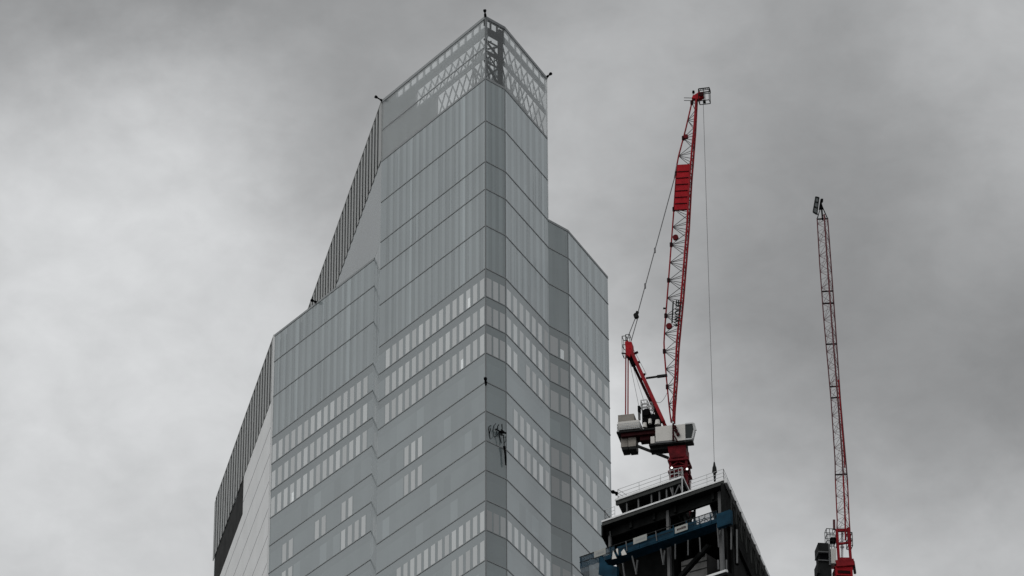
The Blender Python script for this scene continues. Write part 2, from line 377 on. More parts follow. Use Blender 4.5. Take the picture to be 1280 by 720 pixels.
# side and rear walls
def plainwall(P0, P1, z0, z1, m, name, t=1.0):
    mb = MB(); d = (P1 - P0); nn = V((-d.y, d.x, 0)).normalized()
    mb.quad(P0 + V((0, 0, z0)), P1 + V((0, 0, z0)), P1 + V((0, 0, z1)), P0 + V((0, 0, z1)), t)
    return mb.build(name, m, tower)
plainwall(Pt['G'], Pt['N'], 0, HZ[2], 'glass', 'side_wall', 0.3)
plainwall(Pt['N'], Pt['J'], 0, HZ[2], 'glass', 'rear_wall', 0.3)
plainwall(Pt['C'], Pt['M'], HZ[2], HZ[0], 'glass', 'side_wall', 0.3)
plainwall(Pt['M'], Pt['K'], HZ[2], HZ[-2], 'glass', 'rear_wall', 0.3)

def finned(P0, P1, ztop, zmid, zwall_bottom, nf, wallmat, wtint, finm, start=0.0, panel_lines=False, slot=None, name='fin_wall'):
    d = (P1 - P0); Ln = d.length; d = d / Ln; n_ = V((d.y, -d.x, 0))
    if n_.dot(-P0) < 0 and n_.x > 0: n_ = -n_
    if n_.x > 0: n_ = -n_
    wmb = MB(); a, b = P1, P0
    def wq(s0, s1, z0, z1, t, mb, off=0):
        p = P0 + d * s0 + n_ * off; q = P0 + d * s1 + n_ * off
        mb.quad(V((q.x, q.y, z0)), V((p.x, p.y, z0)), V((p.x, p.y, z1)), V((q.x, q.y, z1)), t)
    zz = zmid; sl0 = slot
    if slot:
        s0, zb = slot
        wq(0, Ln, zwall_bottom, zb, wtint, wmb); wq(0, s0, zb, zmid, wtint, wmb)
    else: wq(0, Ln, zwall_bottom, zmid, wtint, wmb)
    wo = wmb.build(name, wallmat, tower)
    if slot:
        sm = MB(); s0, zb = slot
        wq(s0, Ln, zb, zmid, 1, sm, -0.06)
        p = P0 + d * s0
        sm.quad(V((p.x, p.y, zb)), V((p.x, p.y, zmid)), V((*(p - n_ * 0.06).xy, zmid)), V((*(p - n_ * 0.06).xy, zb)), 1)
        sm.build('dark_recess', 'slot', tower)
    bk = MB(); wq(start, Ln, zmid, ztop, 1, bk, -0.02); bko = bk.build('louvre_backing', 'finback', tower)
    pitch = (Ln - start) / nf; fm = MB()
    for i in range(nf + 1):
        s = start + i * pitch
        fm.obox(P0 + d * (s - 0.0) - n_ * 0.02, d * pitch * 0.5, n_ * 0.09, zmid, ztop)
    if start: fm.obox(P0 - n_ * 0.5, d * start, n_ * 0.57, zmid, ztop)
    fm.obox(P0 - n_ * 0.5, d * Ln, n_ * 0.6, ztop, ztop + 0.2)
    sub(fm, 'fins', finm, bko, tower)
    if panel_lines:
        pl = MB(); z = zmid
        while z > zwall_bottom + 1:
            z -= 3.95
            if z < 150: break
            if slot and z > slot[1] - 0.1: s0_, s1_ = 0, slot[0]
            else: s0_, s1_ = 0, Ln
            pl.obox(P0 + d * s0_ - n_ * 0.05, d * (s1_ - s0_), n_ * 0.07, z - 0.035, z + 0.035)
        sub(pl, 'panel_joint', 'joint', wo, tower)
finned(Pt['D'], Pt['K'], HZ[-2], HZ[0] + 0.2, HZ[2], 26, 'glass', 0.25, 'fin', start=0.9)
finned(Pt['I'], Pt['J'], HZ[2], HZ[4], 0.0, 22, 'alu', 1.0, 'fin', start=0.5, panel_lines=True, slot=(23.0, HZ[5] + 0.4), name='metal_panel_wall')

# roofs
def poly(pts, z, m, name, th=0.3):
    mb = MB(); mb.prism([V((p.x, p.y, z - th)) for p in pts], (0, 0, th)); return mb.build(name, m, tower, flip=None)
inn = lambda p, q, t=0.4: p
poly([Pt['D'] + nAD * -0.5, Pt['A'] - nAD * 0.5 - nAB * 0.2, Pt['B'] - nAB * 0.3 - nBC * 0.3, Pt['C'] - nBC * 0.5, Pt['M'] + V((-0.5, -0.5, 0)), Pt['K'] + V((0.9, -0.5, 0))], HZ[0] - 0.35, 'roof', 'crown_deck')
poly([Pt['C'] + V((-1, 1, 0)), Pt['F'] - nCF * 0.3 - nFG * 0.2, Pt['G'] - nFG * 0.5, Pt['N'] + V((-0.5, -0.5, 0)), Pt['M'] + V((-1, -1, 0))], HZ[2] - 0.25, 'roof', 'terrace_roof')
poly([Pt['D'] + V((0.5, 0.5, 0)), Pt['H'] - nHI * 0.4 , Pt['I'] - nHI * 0.4 + V((0.5, 0, 0)), Pt['J'] + V((0.7, -0.5, 0)), Pt['K'] + V((1, 6, 0))], HZ[2] - 0.25, 'roof', 'terrace_roof')

# corner trims
ct = MB()
def vert(P, z0, z1, w_, mb): mb.obox(V((P.x - w_ / 2, P.y - w_ / 2, 0)), V((w_, 0, 0)), V((0, w_, 0)), z0, z1)
vert(Pt['A'], 0, HZ[-2], 0.16, ct); vert(Pt['B'], 0, HZ[0], 0.12, ct); vert(Pt['F'], 0, HZ[2], 0.10, ct)
ct.build('corner_trim', 'jointdark', tower)
ct = MB(); vert(Pt['I'], 0, HZ[2], 0.3, ct); vert(Pt['C'], HZ[2], HZ[-2], 0.14, ct)
ct.build('corner_trim', 'alu', tower)

# ---- the see-through crown
ZT, ZB = HZ[-2], HZ[0]
def crown(P0, P1, nmod, glassm, steelm, solid_from, rows, boards=None, capm='joint', depth=0.3, xs=1):
    d = (P1 - P0); Ln = d.length; d = d / Ln; n_ = V((d.y, -d.x, 0))
    if n_.dot(-P0) < 0: n_ = -n_
    at = lambda s, z, off=0.0: V((*(P0 + d * s + n_ * off).xy, z))
    gmb = MB(); mw = Ln / nmod
    for i in range(nmod):
        sa, sb = (i * mw, (i + 1) * mw) if d.cross(V((0, 0, 1))).dot(n_) > 0 else ((i + 1) * mw, i * mw)
        gmb.quad(at(sa, ZB), at(sb, ZB), at(sb, ZT), at(sa, ZT), 1)
    go_ = gmb.build('crown_glass', glassm, tower)
    j = MB()
    j.obox(at(0, 0) - n_ * 0.1, d * Ln, n_ * 0.17, ZT - 0.3, ZT + 0.1)
    if Ln > 20: j.obox(at(0, 0) - n_ * 0.05, d * Ln, n_ * 0.09, HZ[-1] - 0.08, HZ[-1] + 0.08)
    sub(j, 'rail', capm, go_, tower)
    f = MB(); off = -depth; s_first = 0.3 if Ln < 5 else 0.0
    sN = Ln if solid_from is None else Ln * solid_from[0]
    # plate row with openings
    zo1, zo0 = ZT - 0.3, ZT - 1.25
    for i in range(nmod + 1):
        s = i * mw
        if s - 0.3 > Ln: break
        wd = mw * 0.22 if s < sN else mw
        a0 = max(0, s - mw * 0.22 / 2); a1 = min(Ln, s + (mw * 0.22 / 2 if s < sN else mw))
        f.obox(at(a0, 0, off), d * (a1 - a0), n_ * 0.12, zo0, zo1)
    f.obox(at(s_first, 0, off), d * (Ln - s_first), n_ * 0.14, ZT - 0.3, ZT - 0.0)
    zc = zo0
    for (kind, h, frac) in rows:
        z1 = zc; z0 = zc - h; zc = z0
        if kind == 'plate': f.obox(at(s_first, 0, off), d * (Ln - s_first), n_ * 0.12, z0, z1)
        elif kind == 'bigx':
            f.obox(at(0, 0, off), d * Ln, n_ * 0.12, z1 - 0.2, z1)
            f.beam(at(0.25, z0, off + .02), at(Ln * .78, z1, off + .02), 0.2); f.beam(at(0.25, z1, off - .05), at(Ln * .78, z0, off - .05), 0.2)
            f.beam(at(Ln * .4, z1, off - .1), at(Ln * .4, z1 + 0.3, off - .1), 0.2)
        elif kind == 'open': pass
        else:
            e = Ln * frac
            rp_ = random.Random(int(z0 * 10)); u = round(e / mw) * mw; e = u
            while u < Ln - 0.1:
                for (a_, b_) in ((0, 0.42), (0.42, 1.0)):
                    f.obox(at(u + a_ * mw, 0, off), d * mw * (b_ - a_), n_ * 0.12, z0, z1, rp_.uniform(0.88, 1.14))
                u += mw
            i = 0
            while i * mw * xs < e - 0.1:
                s0, s1 = max(s_first, i * mw * xs), min(Ln, (i + 1) * mw * xs)
                f.beam(at(s0, z0, off + .02), at(s1, z1, off + .02), 0.13); f.beam(at(s0, z1, off - .1), at(s1, z0, off - .1), 0.13)
                if kind == 'trussk' or Ln < 5: f.beam(at(s0, z0, off + .04), at(s0, z1, off + .04), 0.11)
                i += 1
    f.build('crown_truss', steelm, tower)
    return at, Ln, mw
crown(Pt['A'], Pt['D'], 15, 'frit', 'steelpale', (0.80,), [('plate', 1.35, 1), ('trussk', 2.5, 0.64), ('plate', 0.8, 1), ('truss', 3.0, 0.44)])
crown(Pt['B'], Pt['C'], 7, 'frit', 'steelpale', None, [('plate', 1.0, 1), ('trussk', 2.6, 1.0), ('plate', 0.7, 1), ('truss', 3.1, 1.0)], xs=1)
atc, Lc, _ = crown(Pt['A'], Pt['B'], 3, 'fritclear', 'steeldark', None, [('plate', 1.15, 1), ('open', 0.75, 1), ('bigx', 1.55, 1), ('plate', .55, 1), ('truss', 1.1, 1), ('bigx', 2.4, 1)], depth=0.3, capm='jointdark')
cc_ = MB(); cc_.obox(atc(Lc * 0.80, 0, -0.6), (Pt['B'] - Pt['A']).normalized() * 0.6, nAB * 0.3, ZB, ZT - 0.4); cc_.build('crown_column', 'steeldark', tower)
# second frame deeper inside the right part of the crown
f2 = MB(); d_ = dBC
for lay, dep in ((0, 2.6), (1, 4.4)):
    for i in range(5):
        s0 = i * 2.5; P_ = Pt['B'] - nBC * dep
        a = P_ + d_ * s0; b = P_ + d_ * (s0 + 2.5)
        f2.beam(V((a.x, a.y, ZB)), V((b.x, b.y, ZB + 4.4)), 0.2); f2.beam(V((b.x, b.y, ZB)), V((a.x, a.y, ZB + 4.4)), 0.2)
        f2.beam(V((a.x, a.y, ZB)), V((a.x, a.y, ZT - 0.6)), 0.22); f2.beam(V((a.x, a.y, ZB + 4.4)), V((b.x, b.y, ZT - .6)), 0.2)
        f2.beam(V((a.x, a.y, ZB + 4.4)), V((b.x, b.y, ZB + 4.4)), 0.22)
f2.build('crown_truss', 'steelpale', tower)
# low translucent return of the crown above the hidden east side
mb = MB(); mb.quad(V((*Pt['C'].xy, ZB)), V((*(Pt['C'] + back * 12).xy, ZB)), V((*(Pt['C'] + back * 12).xy, ZT)), V((*Pt['C'].xy, ZT))); mb.build('crown_glass', 'frit', tower)

# ================================================================== lamps at the roof corners
def corner_lamp(P, z, px_dx, px_dy, label, base=None):
    """bracket arm and black double lamp; px_dx/px_dy = reach of the arm in metres (right, up)"""
    p = V((P[0], P[1], z)); t = thing('corner_lamp', p, label, 'lamp', 'black lamps on the building corners')
    q = p + V((px_dx, -0.3, px_dy))
    a = MB(); a.tube(p, q, 0.09); a.tube(p - V((0, 0, 0.25)), p + V((0, 0, 0.1)), 0.12); a.build('bracket', 'black', t)
    h = MB(); dd = (q - p).normalized(); h.tube(q - dd * 0.14, q + dd * 0.08, 0.14, 0.22, 10); h.tube(q + dd * 0.08, q + dd * 0.26, 0.22, 0.16, 10); h.build('lamp_head', 'black', t)
    h = MB(); h.tube(p - dd * 0.05, p + dd * 0.3, 0.17, 0.15, 10); h.build('lamp_foot', 'black', t)
    return t
corner_lamp(Pt['A'].xy, ZT + 0.1, -0.05, 0.5, 'small black lamp standing on the topmost tip of the glass tower')
corner_lamp(Pt['C'].xy, ZT + 0.1, 0.45, 0.25, 'small black lamp at the right end of the latticed crown')
corner_lamp(Pt['D'].xy, ZT + 0.0, -0.75, 0.35, 'small black lamp at the left end of the latticed crown, above the dark fins')
corner_lamp((Pt['H'] + dHI * 13.9).xy, HZ[2] + 0.2, -0.5, 0.05, 'small black lamp where the sloping fins meet the left wing roof')
corner_lamp((Pt['A'] + nAD * 0.1 + nAB * 0.15).xy, HZ[9] - 0.3, -0.05, 0.35, 'small black lamp halfway down the sharp front corner of the glass tower')

# ================================================================== projection helpers for the nearer structures
class Plane:                         # vertical plane through p0 along plan direction d; n points to the viewer
    def __init__(s, p0, d):
        s.p = V((p0[0], p0[1], 0)); s.d = V((d[0], d[1], 0)).normalized(); n = V((s.d.y, -s.d.x, 0)); s.n = n if n.dot(-s.p) > 0 else -n
    def sz(s, x, y, off=0.0):        # photo point -> (distance along the plane, height)
        r = ray(x, y); p = s.p + s.n * off; t = p.dot(s.n) / r.dot(s.n); h = r * t
        return (h - V((0, 0, h.z)) - p).dot(s.d), h.z + EYE
    def at(s, u, z, off=0.0):
        q = s.p + s.d * u + s.n * off; return V((q.x, q.y, z))
    def px(s, x, y, off=0.0): return s.at(*s.sz(x, y, off), off)
    def box(s, mb, x0, y0, x1, y1, o0, o1, t=1.0):   # box whose front face (offset o1) spans the photo rectangle
        ym = (y0 + y1) / 2; xm = (x0 + x1) / 2
        u0 = s.sz(x0, ym, o1)[0]; u1 = s.sz(x1, ym, o1)[0]; z1 = s.sz(xm, y0, o1)[1]; z0 = s.sz(xm, y1, o1)[1]
        a = s.at(u0, 0, o0); mb.obox(a, s.d * (u1 - u0), s.n * (o1 - o0), z0, z1, t); return u0, u1, z0, z1

# crane mirrored in the narrow corner face, modelled as black tubes over it
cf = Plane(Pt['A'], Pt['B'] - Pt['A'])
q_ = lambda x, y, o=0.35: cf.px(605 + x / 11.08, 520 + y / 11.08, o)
reflection = thing('access_rig', q_(285, 470), 'spindly black rig with looped arms against the narrow corner face of the glass tower', 'rig')
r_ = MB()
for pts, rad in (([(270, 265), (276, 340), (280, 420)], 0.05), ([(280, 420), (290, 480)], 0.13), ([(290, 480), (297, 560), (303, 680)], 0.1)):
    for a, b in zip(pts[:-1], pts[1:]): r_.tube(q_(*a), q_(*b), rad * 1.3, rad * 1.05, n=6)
r_.build('mast', 'black', reflection)  # stem of the mirrored shape
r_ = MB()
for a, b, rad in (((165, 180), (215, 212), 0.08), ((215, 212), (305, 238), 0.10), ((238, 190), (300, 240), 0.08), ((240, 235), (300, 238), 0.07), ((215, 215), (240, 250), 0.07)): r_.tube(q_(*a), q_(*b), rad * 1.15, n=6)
r_.build('arm', 'black', reflection)  # cross members of the mirrored shape
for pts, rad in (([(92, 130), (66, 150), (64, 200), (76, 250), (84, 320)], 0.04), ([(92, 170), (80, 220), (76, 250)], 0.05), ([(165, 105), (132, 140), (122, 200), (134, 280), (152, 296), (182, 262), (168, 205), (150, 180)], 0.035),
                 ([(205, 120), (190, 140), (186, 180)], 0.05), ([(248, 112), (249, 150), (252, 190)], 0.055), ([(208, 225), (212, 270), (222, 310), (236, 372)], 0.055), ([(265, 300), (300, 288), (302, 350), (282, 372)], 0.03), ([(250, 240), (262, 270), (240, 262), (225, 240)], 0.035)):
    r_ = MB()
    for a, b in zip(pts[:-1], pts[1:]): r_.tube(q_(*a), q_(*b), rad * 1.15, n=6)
    r_.build('looped_arm', 'black', reflection)

# ================================================================== the unfinished tower
ZR = 207.52 + EYE
K1 = V((21.762, 400.0, 0)); dL = V((math.cos(R_(142.76)), math.sin(R_(142.76)), 0)); dR = V((math.cos(R_(76.23)), math.sin(R_(76.23)), 0))
LL, LR = 15.6, 40.0
fac = Plane(K1, dL); sid = Plane(K1, dR)
if sid.n.x < 0: sid.n = -sid.n
nL, nR = fac.n, sid.n
uf = thing('unfinished_tower', (K1.x - 4, K1.y + 12, 0), 'unfinished dark steel-framed tower top with a bright roof edge, the red crane rising from it', 'building')
P_ = lambda a, b, z=0.0: V((*(K1 + dL * a + dR * b).xy, z))
def slab(mb, a0, a1, b0, b1, z0, z1, t=1.0):
    mb.obox(P_(a0, b0), dL * (a1 - a0), dR * (b1 - b0), z0, z1, t)
# roof slab as a ring round an open bay
rs = MB(); zt = ZR; zb = ZR - 0.55
hb0, hb1, ha0, ha1 = 2.6, 8.3, 2.3, 5.6     # open bay
slab(rs, 0.05, LL, 0.05, hb0, zb, zt - 0.02); slab(rs, 0.05, ha0, hb0, LR, zb, zt - 0.02); slab(rs, ha1, LL, hb0, LR, zb, zt - 0.02); slab(rs, ha0, ha1, hb1, LR, zb, zt - 0.02)
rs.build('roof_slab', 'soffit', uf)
tr = MB(); tr.obox(K1 + nL * 0.0, dL * LL, nL * 0.12, ZR - 0.12, ZR + 0.06); tr.obox(K1 + nR * 0.0, dR * LR, nR * 0.3, ZR - 0.36, ZR + 0.08)
tr.build('roof_trim', 'trim', uf)
fs = MB(); fs.obox(K1 - nL * 0.05, dL * LL, nL * 0.10, ZR - 0.52, ZR - 0.20); fs.build('roof_fascia', 'fascia', uf)
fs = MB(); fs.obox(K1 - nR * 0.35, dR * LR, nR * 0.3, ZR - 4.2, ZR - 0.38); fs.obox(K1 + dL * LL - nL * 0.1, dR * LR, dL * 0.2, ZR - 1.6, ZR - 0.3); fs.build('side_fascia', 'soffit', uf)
# beams under the roof
bm_ = MB()
for off in (1.1, 3.0, 10.5, 14.5, 18.0, 23.0): bm_.obox(P_(0.6 if off < 2 else 6.2, off), dL * ((LL - 1.0) if off < 2 else LL - 6.8), dR * 0.35, ZR - 1.5, ZR - 0.56)
for a in (1.5, 6.3, 9.0, 12.0, 15.0): bm_.obox(P_(a, 0.8), dL * 0.3, dR * 24, ZR - 1.35, ZR - 0.57)
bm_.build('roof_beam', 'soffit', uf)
# columns
def col(x, y0, y1, w_, off=-0.9, m='column'):
    u0, z1 = fac.sz(x, y0, off); _, z0 = fac.sz(x, y1, off)
    c = MB(); c.obox(fac.at(u0 - w_ / 2, 0, off - w_), fac.d * w_, fac.n * w_, min(z0, z1), max(z0, z1)); return c.build('column', m, uf)
col(761.5, 664, 735, 0.28); col(834, 638, 745, 0.33); col(898.8, 614, 735, 0.36)
col(902, 690, 745, 0.3, -1.4, 'fascia')
for (x, y0, y1) in ((858, 645, 740), (815, 655, 745)): col(x, y0, y1, 0.45, -8.0, 'soffit')
# main diagonal and gussets of the open bay
dg = MB(); dg.beam(fac.px(850, 722, -2.2), fac.px(886, 682, -2.2), 0.45); dg.beam(fac.px(853, 722, -2.2), fac.px(889, 682, -2.2), 0.16)
dg.beam(fac.px(853, 636, -1.6), fac.px(862, 662, -1.6), 0.3); dg.beam(fac.px(866, 640, -1.6), fac.px(860, 662, -1.6), 0.22)
dg.beam(fac.px(868.5, 634, -2.0), fac.px(867.5, 668, -2.0), 0.18); dg.beam(fac.px(889, 630, -2.2), fac.px(896, 652, -2.2), 0.3)
dg.beam(fac.px(868, 640, -2.0), fac.px(862, 650, -2.0), 0.3)
dg.build('diagonal_brace', 'soffit', uf)
# core and floors further in
cw = MB(); fac.box(cw, 852, 697, 884, 745, -14, -5.5); cw.build('core_wall', 'concrete', uf)
cj = MB(); cj.beam(fac.px(852, 708, -5.45), fac.px(884, 700, -5.45), 0.08); cj.beam(fac.px(862, 715, -5.45), fac.px(884, 709, -5.45), 0.06); cj.beam(fac.px(876, 695, -5.45), fac.px(881, 694, -5.45), 0.2)
cj.build('formwork_line', 'fascia', uf)
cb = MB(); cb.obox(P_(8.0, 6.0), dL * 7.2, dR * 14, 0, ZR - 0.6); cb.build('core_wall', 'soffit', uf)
cb = MB(); cb.obox(P_(1.2, 11.0), dL * 4.5, dR * 2.0, ZR - 14, ZR - 3.0); cb.build('core_wall', 'soffit', uf)  # dark block added to darken the space behind the open bay
# lower floor slab with bright edge
u1, zf = fac.sz(907.8, 712.5, 0.3)
fl = MB(); fl.obox(fac.at(u1, 0, 0.3), fac.d * (LL - u1), -fac.n * 12, zf - 0.5, zf - 0.05); fl.build('floor_slab', 'soffit', uf)
ft = MB(); ft.obox(fac.at(u1, 0, 0.3), fac.d * (LL - u1), fac.n * 0.1, zf - 0.22, zf + 0.04); q = fac.at(u1, 0, 0.3); ft.obox(q, dR * 8, nR * 0.12, zf - 0.22, zf + 0.04); ft.build('floor_edge', 'trim', uf)
# body below
bd = MB(); bd.obox(fac.at(1.0, 0, -1.0), dL * (LL - 1.5), dR * 30, 0, zf - 0.5); bd.build('lower_storeys', 'fascia', uf)
# pale panel seen between the inner frame and the right-hand fascia
pp = MB(); pts = [sid.px(925.6, 688, -1.2), sid.px(939, 722, -1.2), sid.px(941, 740, -1.2), sid.px(917, 740, -1.2), sid.px(920, 722, -1.2)]
pp.prism(pts, -sid.n * 0.2); pp.build('pale_panel', 'alu', uf, flip=None)
# inner dark frame on the right side, above the panel
inf = MB()
for (x, y0, y1, w_, m_) in ((913, 660, 740, 0.5, 0), (920, 655, 705, 0.3, 0)):
    u0, z1 = fac.sz(x, y0, -3.0); _, z0 = fac.sz(x, y1, -3.0); inf.obox(fac.at(u0, 0, -3.4), fac.d * w_, fac.n * 0.4, z0, z1)
inf.build('inner_frame', 'soffit', uf)
inf = MB(); inf.obox(P_(0.4, 2.0), dL * 0.5, dR * 11.0, ZR - 11, ZR - 3.8); inf.build('inner_frame', 'soffit', uf); inf = MB()
inf.obox(P_(LL - 1.3, 3.0), dL * 0.9, dR * 11, ZR - 16, ZR - 4.6)
inf.build('inner_frame', 'soffit', uf)
for k_ in range(9):
    c = MB(); b_ = 1.6 + k_ * 2.6; o_ = K1 + dR * b_ + nR * 0.3
    c.obox(o_, dR * 0.14, nR * 0.12, ZR - 3.9, ZR - 0.4); c.beam(V((*(o_ + nR * .06).xy, ZR - 0.5)), V((*(o_ + dR * 2.5 + nR * .06).xy, ZR - 3.8)), 0.1); c.build('side_stiffener', 'fascia', uf)
hs = MB()
for (x0, y0, x1, y1) in ((914, 659, 914, 687), (921, 662, 921.5, 704), (908, 700, 908, 716), (897.5, 700, 898, 712)): hs.beam(fac.px(x0, y0, 0.2), fac.px(x1, y1, 0.2), 0.16)
hs.build('hanging_strut', 'column', uf)

# upper plant box
SB = 2.2                                     # set back from the roof edge
ub = thing  # alias kept simple
uu0, zbt = fac.sz(769.5, 625, -SB); uu1, zb2 = fac.sz(852.5, 597.5, -SB)
zpt = (zbt + zb2) / 2; lo, hi = min(uu0, uu1), max(uu0, uu1)
px_ = MB(); px_.obox(fac.at(lo, 0, -SB), fac.d * (hi - lo), fac.n * 0.15, zpt - 0.1, zpt + 0.12); px_.obox(fac.at(lo, 0, -SB), dR * 4.5, nR * 0.15, zpt - 0.1, zpt + 0.12)
pr = px_.build('plant_roof_trim', 'trim', uf)
px_ = MB(); px_.obox(fac.at(lo + .05, 0, -SB - 0.25), fac.d * (hi - lo - .05), fac.n * 0.25, zpt - 0.55, zpt - 0.1); px_.obox(fac.at(lo + 0.05, 0, -SB - .3), fac.d * (hi - lo - 0.1), dR * 4.2, zpt - 0.3, zpt - 0.02)
px_.build('plant_roof', 'fascia', uf)
px_ = MB(); px_.obox(fac.at(lo + 0.8, 0, -SB - 1.4), fac.d * (hi - lo - 1.3), dR * 3.0, ZR, zpt - 0.3); px_.build('plant_wall', 'soffit', uf)
for x in (784.5, 799, 815.5, 825.5, 834.5, 842):
    u0, _ = fac.sz(x, 625, -SB - .3); c = MB(); c.obox(fac.at(u0, 0, -SB - 0.35), fac.d * 0.14, fac.n * 0.14, ZR, zpt - 0.55); c.build('post', 'column', uf)
c = MB()
for (x0, y0, x1, y1) in ((842, 622, 838, 609), (842, 622, 849, 606), (853, 615, 848, 602)): c.beam(fac.px(x0, y0, -SB - .2), fac.px(x1, y1, -SB - .2), 0.11)
c.build('cross_brace', 'column', uf)
c = MB(); c.beam(fac.at(lo, zpt - 0.1, -SB), fac.at(lo, ZR, -SB) + V((0, 0, 0)), 0.12); c.beam(fac.at(lo, zpt, -SB) , P_(lo - 0.6, 3.3, ZR), 0.13); c.build('cross_brace', 'railing', uf)
# guard rails: each run of rail a part
def rail(pts, h, nr, npost, name='guard_rail', m='railing', th=0.035, parent=None, post=0.05):
    r = MB()
    for a, b in zip(pts[:-1], pts[1:]):
        for i in range(1, nr + 1):
            z = V((0, 0, h * i / nr)); r.beam(a + z, b + z, th)
    for a, b in zip(pts[:-1], pts[1:]):
        L_ = (b - a).length; k_ = max(1, round(L_ / npost))
        for i in range(k_ + 1):
            p = a.lerp(b, i / k_); r.beam(p, p + V((0, 0, h)), post)
    return r.build(name, m, parent or uf)
zz = ZR + 0.06
rail([fac.at(0.1, zz, -0.1), fac.at(4.3, zz, -0.1)], 1.25, 3, 1.9)
rail([fac.at(14.0, zz, -0.1), fac.at(15.3, zz, -0.1), P_(15.3, 5, zz)], 1.25, 3, 1.5)
rail([fac.at(lo + .2, zpt + .1, -SB - 0.3), fac.at(hi - .1, zpt + .1, -SB - .3), fac.at(hi - .1, zpt + .1, -SB - 3.3)], 1.3, 3, 2.4)
rail([fac.at(0.1, zz, -0.1), P_(0.1, 20, zz)], 1.25, 3, 1.9)
corner_lamp(fac.px(770.5, 616, -SB).xy, fac.px(770.5, 616.5, -SB).z, -0.3, -0.03, 'black twin lamp on a railing corner of the unfinished tower, beside the glass tower')

# ================================================================== blue catch platform on the front
BO = 0.9                                     # offset of its front
pf = thing('catch_platform', fac.px(820, 690, BO), 'blue sheeted scaffold platform running across the front of the unfinished tower', 'platform')
fb = Plane(K1 + nL * BO, dL)
us, ztl = fb.sz(724.5, 695.5); ue, ztr = fb.sz(913, 634)
ztop = fb.sz(835, 659)[1]; zbot = fb.sz(832, 673)[1]; zmid_ = zbot + 0.45
uc, _ = fb.sz(749, 712); uj, _ = fb.sz(867, 655); uk, _ = fb.sz(896.5, 650)
deck = MB(); deck.obox(fb.at(min(uc, uk), 0, -1.6), fb.d * abs(uc - uk), fb.n * 1.6, zbot - 0.15, zbot)
deck.build('platform_deck', 'blue', pf)
sh = MB(); sh.obox(fb.at(min(uc, uk), 0, -0.04), fb.d * abs(uc - uk), fb.n * 0.06, zbot, zmid_ - 0.15); sh.build('toe_board', 'blue', pf)
# upright netting, in sagging bays
def netting(u0, u1, z0, z1, m, name, thick=0.03, off=0.0):
    n = 14; mb = MB()
    P = []
    for i in range(n + 1):
        u = u0 + (u1 - u0) * i / n; sgg = 0.06 * math.sin(i * 2.1 + u0)
        P.append((u, sgg))
    for i in range(n):
        (a, s0), (b, s1) = P[i], P[i + 1]
        mb.quad(fb.at(a, z0, off + s0), fb.at(b, z0, off + s1), fb.at(b, z1 + abs(s1) * .5, off + s1 * 0.3), fb.at(a, z1 + abs(s0) * .5, off + s0 * 0.3))
    o = mb.build(name, m, pf); md = o.modifiers.new('thickness', 'SOLIDIFY'); md.thickness = thick; return o
netting(uc - 2.0, uj, zmid_ - 0.2, ztop, 'blue', 'side_netting', off=-0.5)
netting(us, uc - 2.0, zmid_ - 0.6, ztop, 'bluenet', 'side_netting')
netting(uj, uk, zmid_ - 0.2, ztop, 'bluenet', 'side_netting', 0.0, -0.1)
# left end: see-through chute beyond the building, rounded underneath
ch = MB(); prof = [(0, 0.0), (-0.15, -0.5), (-0.05, -1.3), (0.25, -1.75), (0.8, -1.85)]
def chute(m, name, u0, u1, zt_):
    mb = MB(); prof = [(0.0, 0.0), (-0.03, -1.2), (-0.25, -1.75), (-0.9, -2.0), (-1.7, -1.9)]
    for (o0, h0), (o1, h1) in zip(prof[:-1], prof[1:]):
        mb.quad(fb.at(u0, zt_ + h0, o0), fb.at(u1, zt_ + h0, o0), fb.at(u1, zt_ + h1, o1), fb.at(u0, zt_ + h1, o1))
    k0 = len(mb.v); mb.v += [fb.at(u0, zt_ + h, o) for o, h in prof] + [fb.at(u0, zt_, -1.7)]; mb.f.append(tuple(range(k0, k0 + 6))); mb.t.append(1)
    return mb.build(name, m, pf)
chute('bluenet', 'end_netting', us, uc - 0.1, ztop - 0.01)
bx = MB(); u0_, u1_, z0_, z1_ = fb.box(bx, 896.0, 639.5, 913, 657, -0.3, 0.12); bx.build('end_box', 'blue', pf)
rl = MB(); rl.beam(fb.at(us, ztop, .03), fb.at(uk, ztop, .03), 0.07); rl.beam(fb.at(us, zmid_ + .1, .03), fb.at(uk, zmid_ + .1, .03), 0.05); rl.build('top_rail', 'darksteel', pf)
for x in (727, 749, 764, 784, 799, 821.5, 843.5, 860, 876, 890):
    u_, _ = fb.sz(x, 675); c = MB(); c.beam(fb.at(u_, zbot, 0.06), fb.at(u_ + 0.12, ztop, 0.06), 0.075 if x > 750 else 0.05); c.build('rail_post', 'blue' if x not in (784, 821.5) else 'column', pf)
# folds at the left end: crumpled sheeting
cr = MB(); pts = [fb.px(750, 692, 0.1), fb.px(759, 706, 0.1), fb.px(771, 708, 0.1), fb.px(771, 724, .1), fb.px(748, 718, 0.1)]; cr.prism(pts, fb.n * -0.4)
cr.build('crumpled_sheet', 'blue', pf, flip=None)
for (pts_) in (((770, 686.5), (772.5, 685.5), (773, 694), (770.8, 690)), ((776.5, 690), (780, 686), (783.5, 693), (777.5, 694.5)), ((766.5, 688), (771, 698), (765, 699))):
    mb = MB(); mb.prism([fb.px(x, y, 0.12) for x, y in pts_], fb.n * 0.02); mb.build('white_rag', 'white', pf, flip=None)
sb2 = MB()
for (x0, y0, x1, y1) in ((868, 652, 893, 645), (868, 657, 893, 650), (869, 650, 880, 660), (880, 647, 870, 662), (880, 647, 892, 657), (892, 643, 882, 658), (889, 641, 889, 660), (881, 644, 881, 660)): sb2.tube(fb.px(x0, y0, -0.6), fb.px(x1, y1, -0.6), 0.035, n=5)
sb2.build('scaffold_tube', 'fascia', pf)
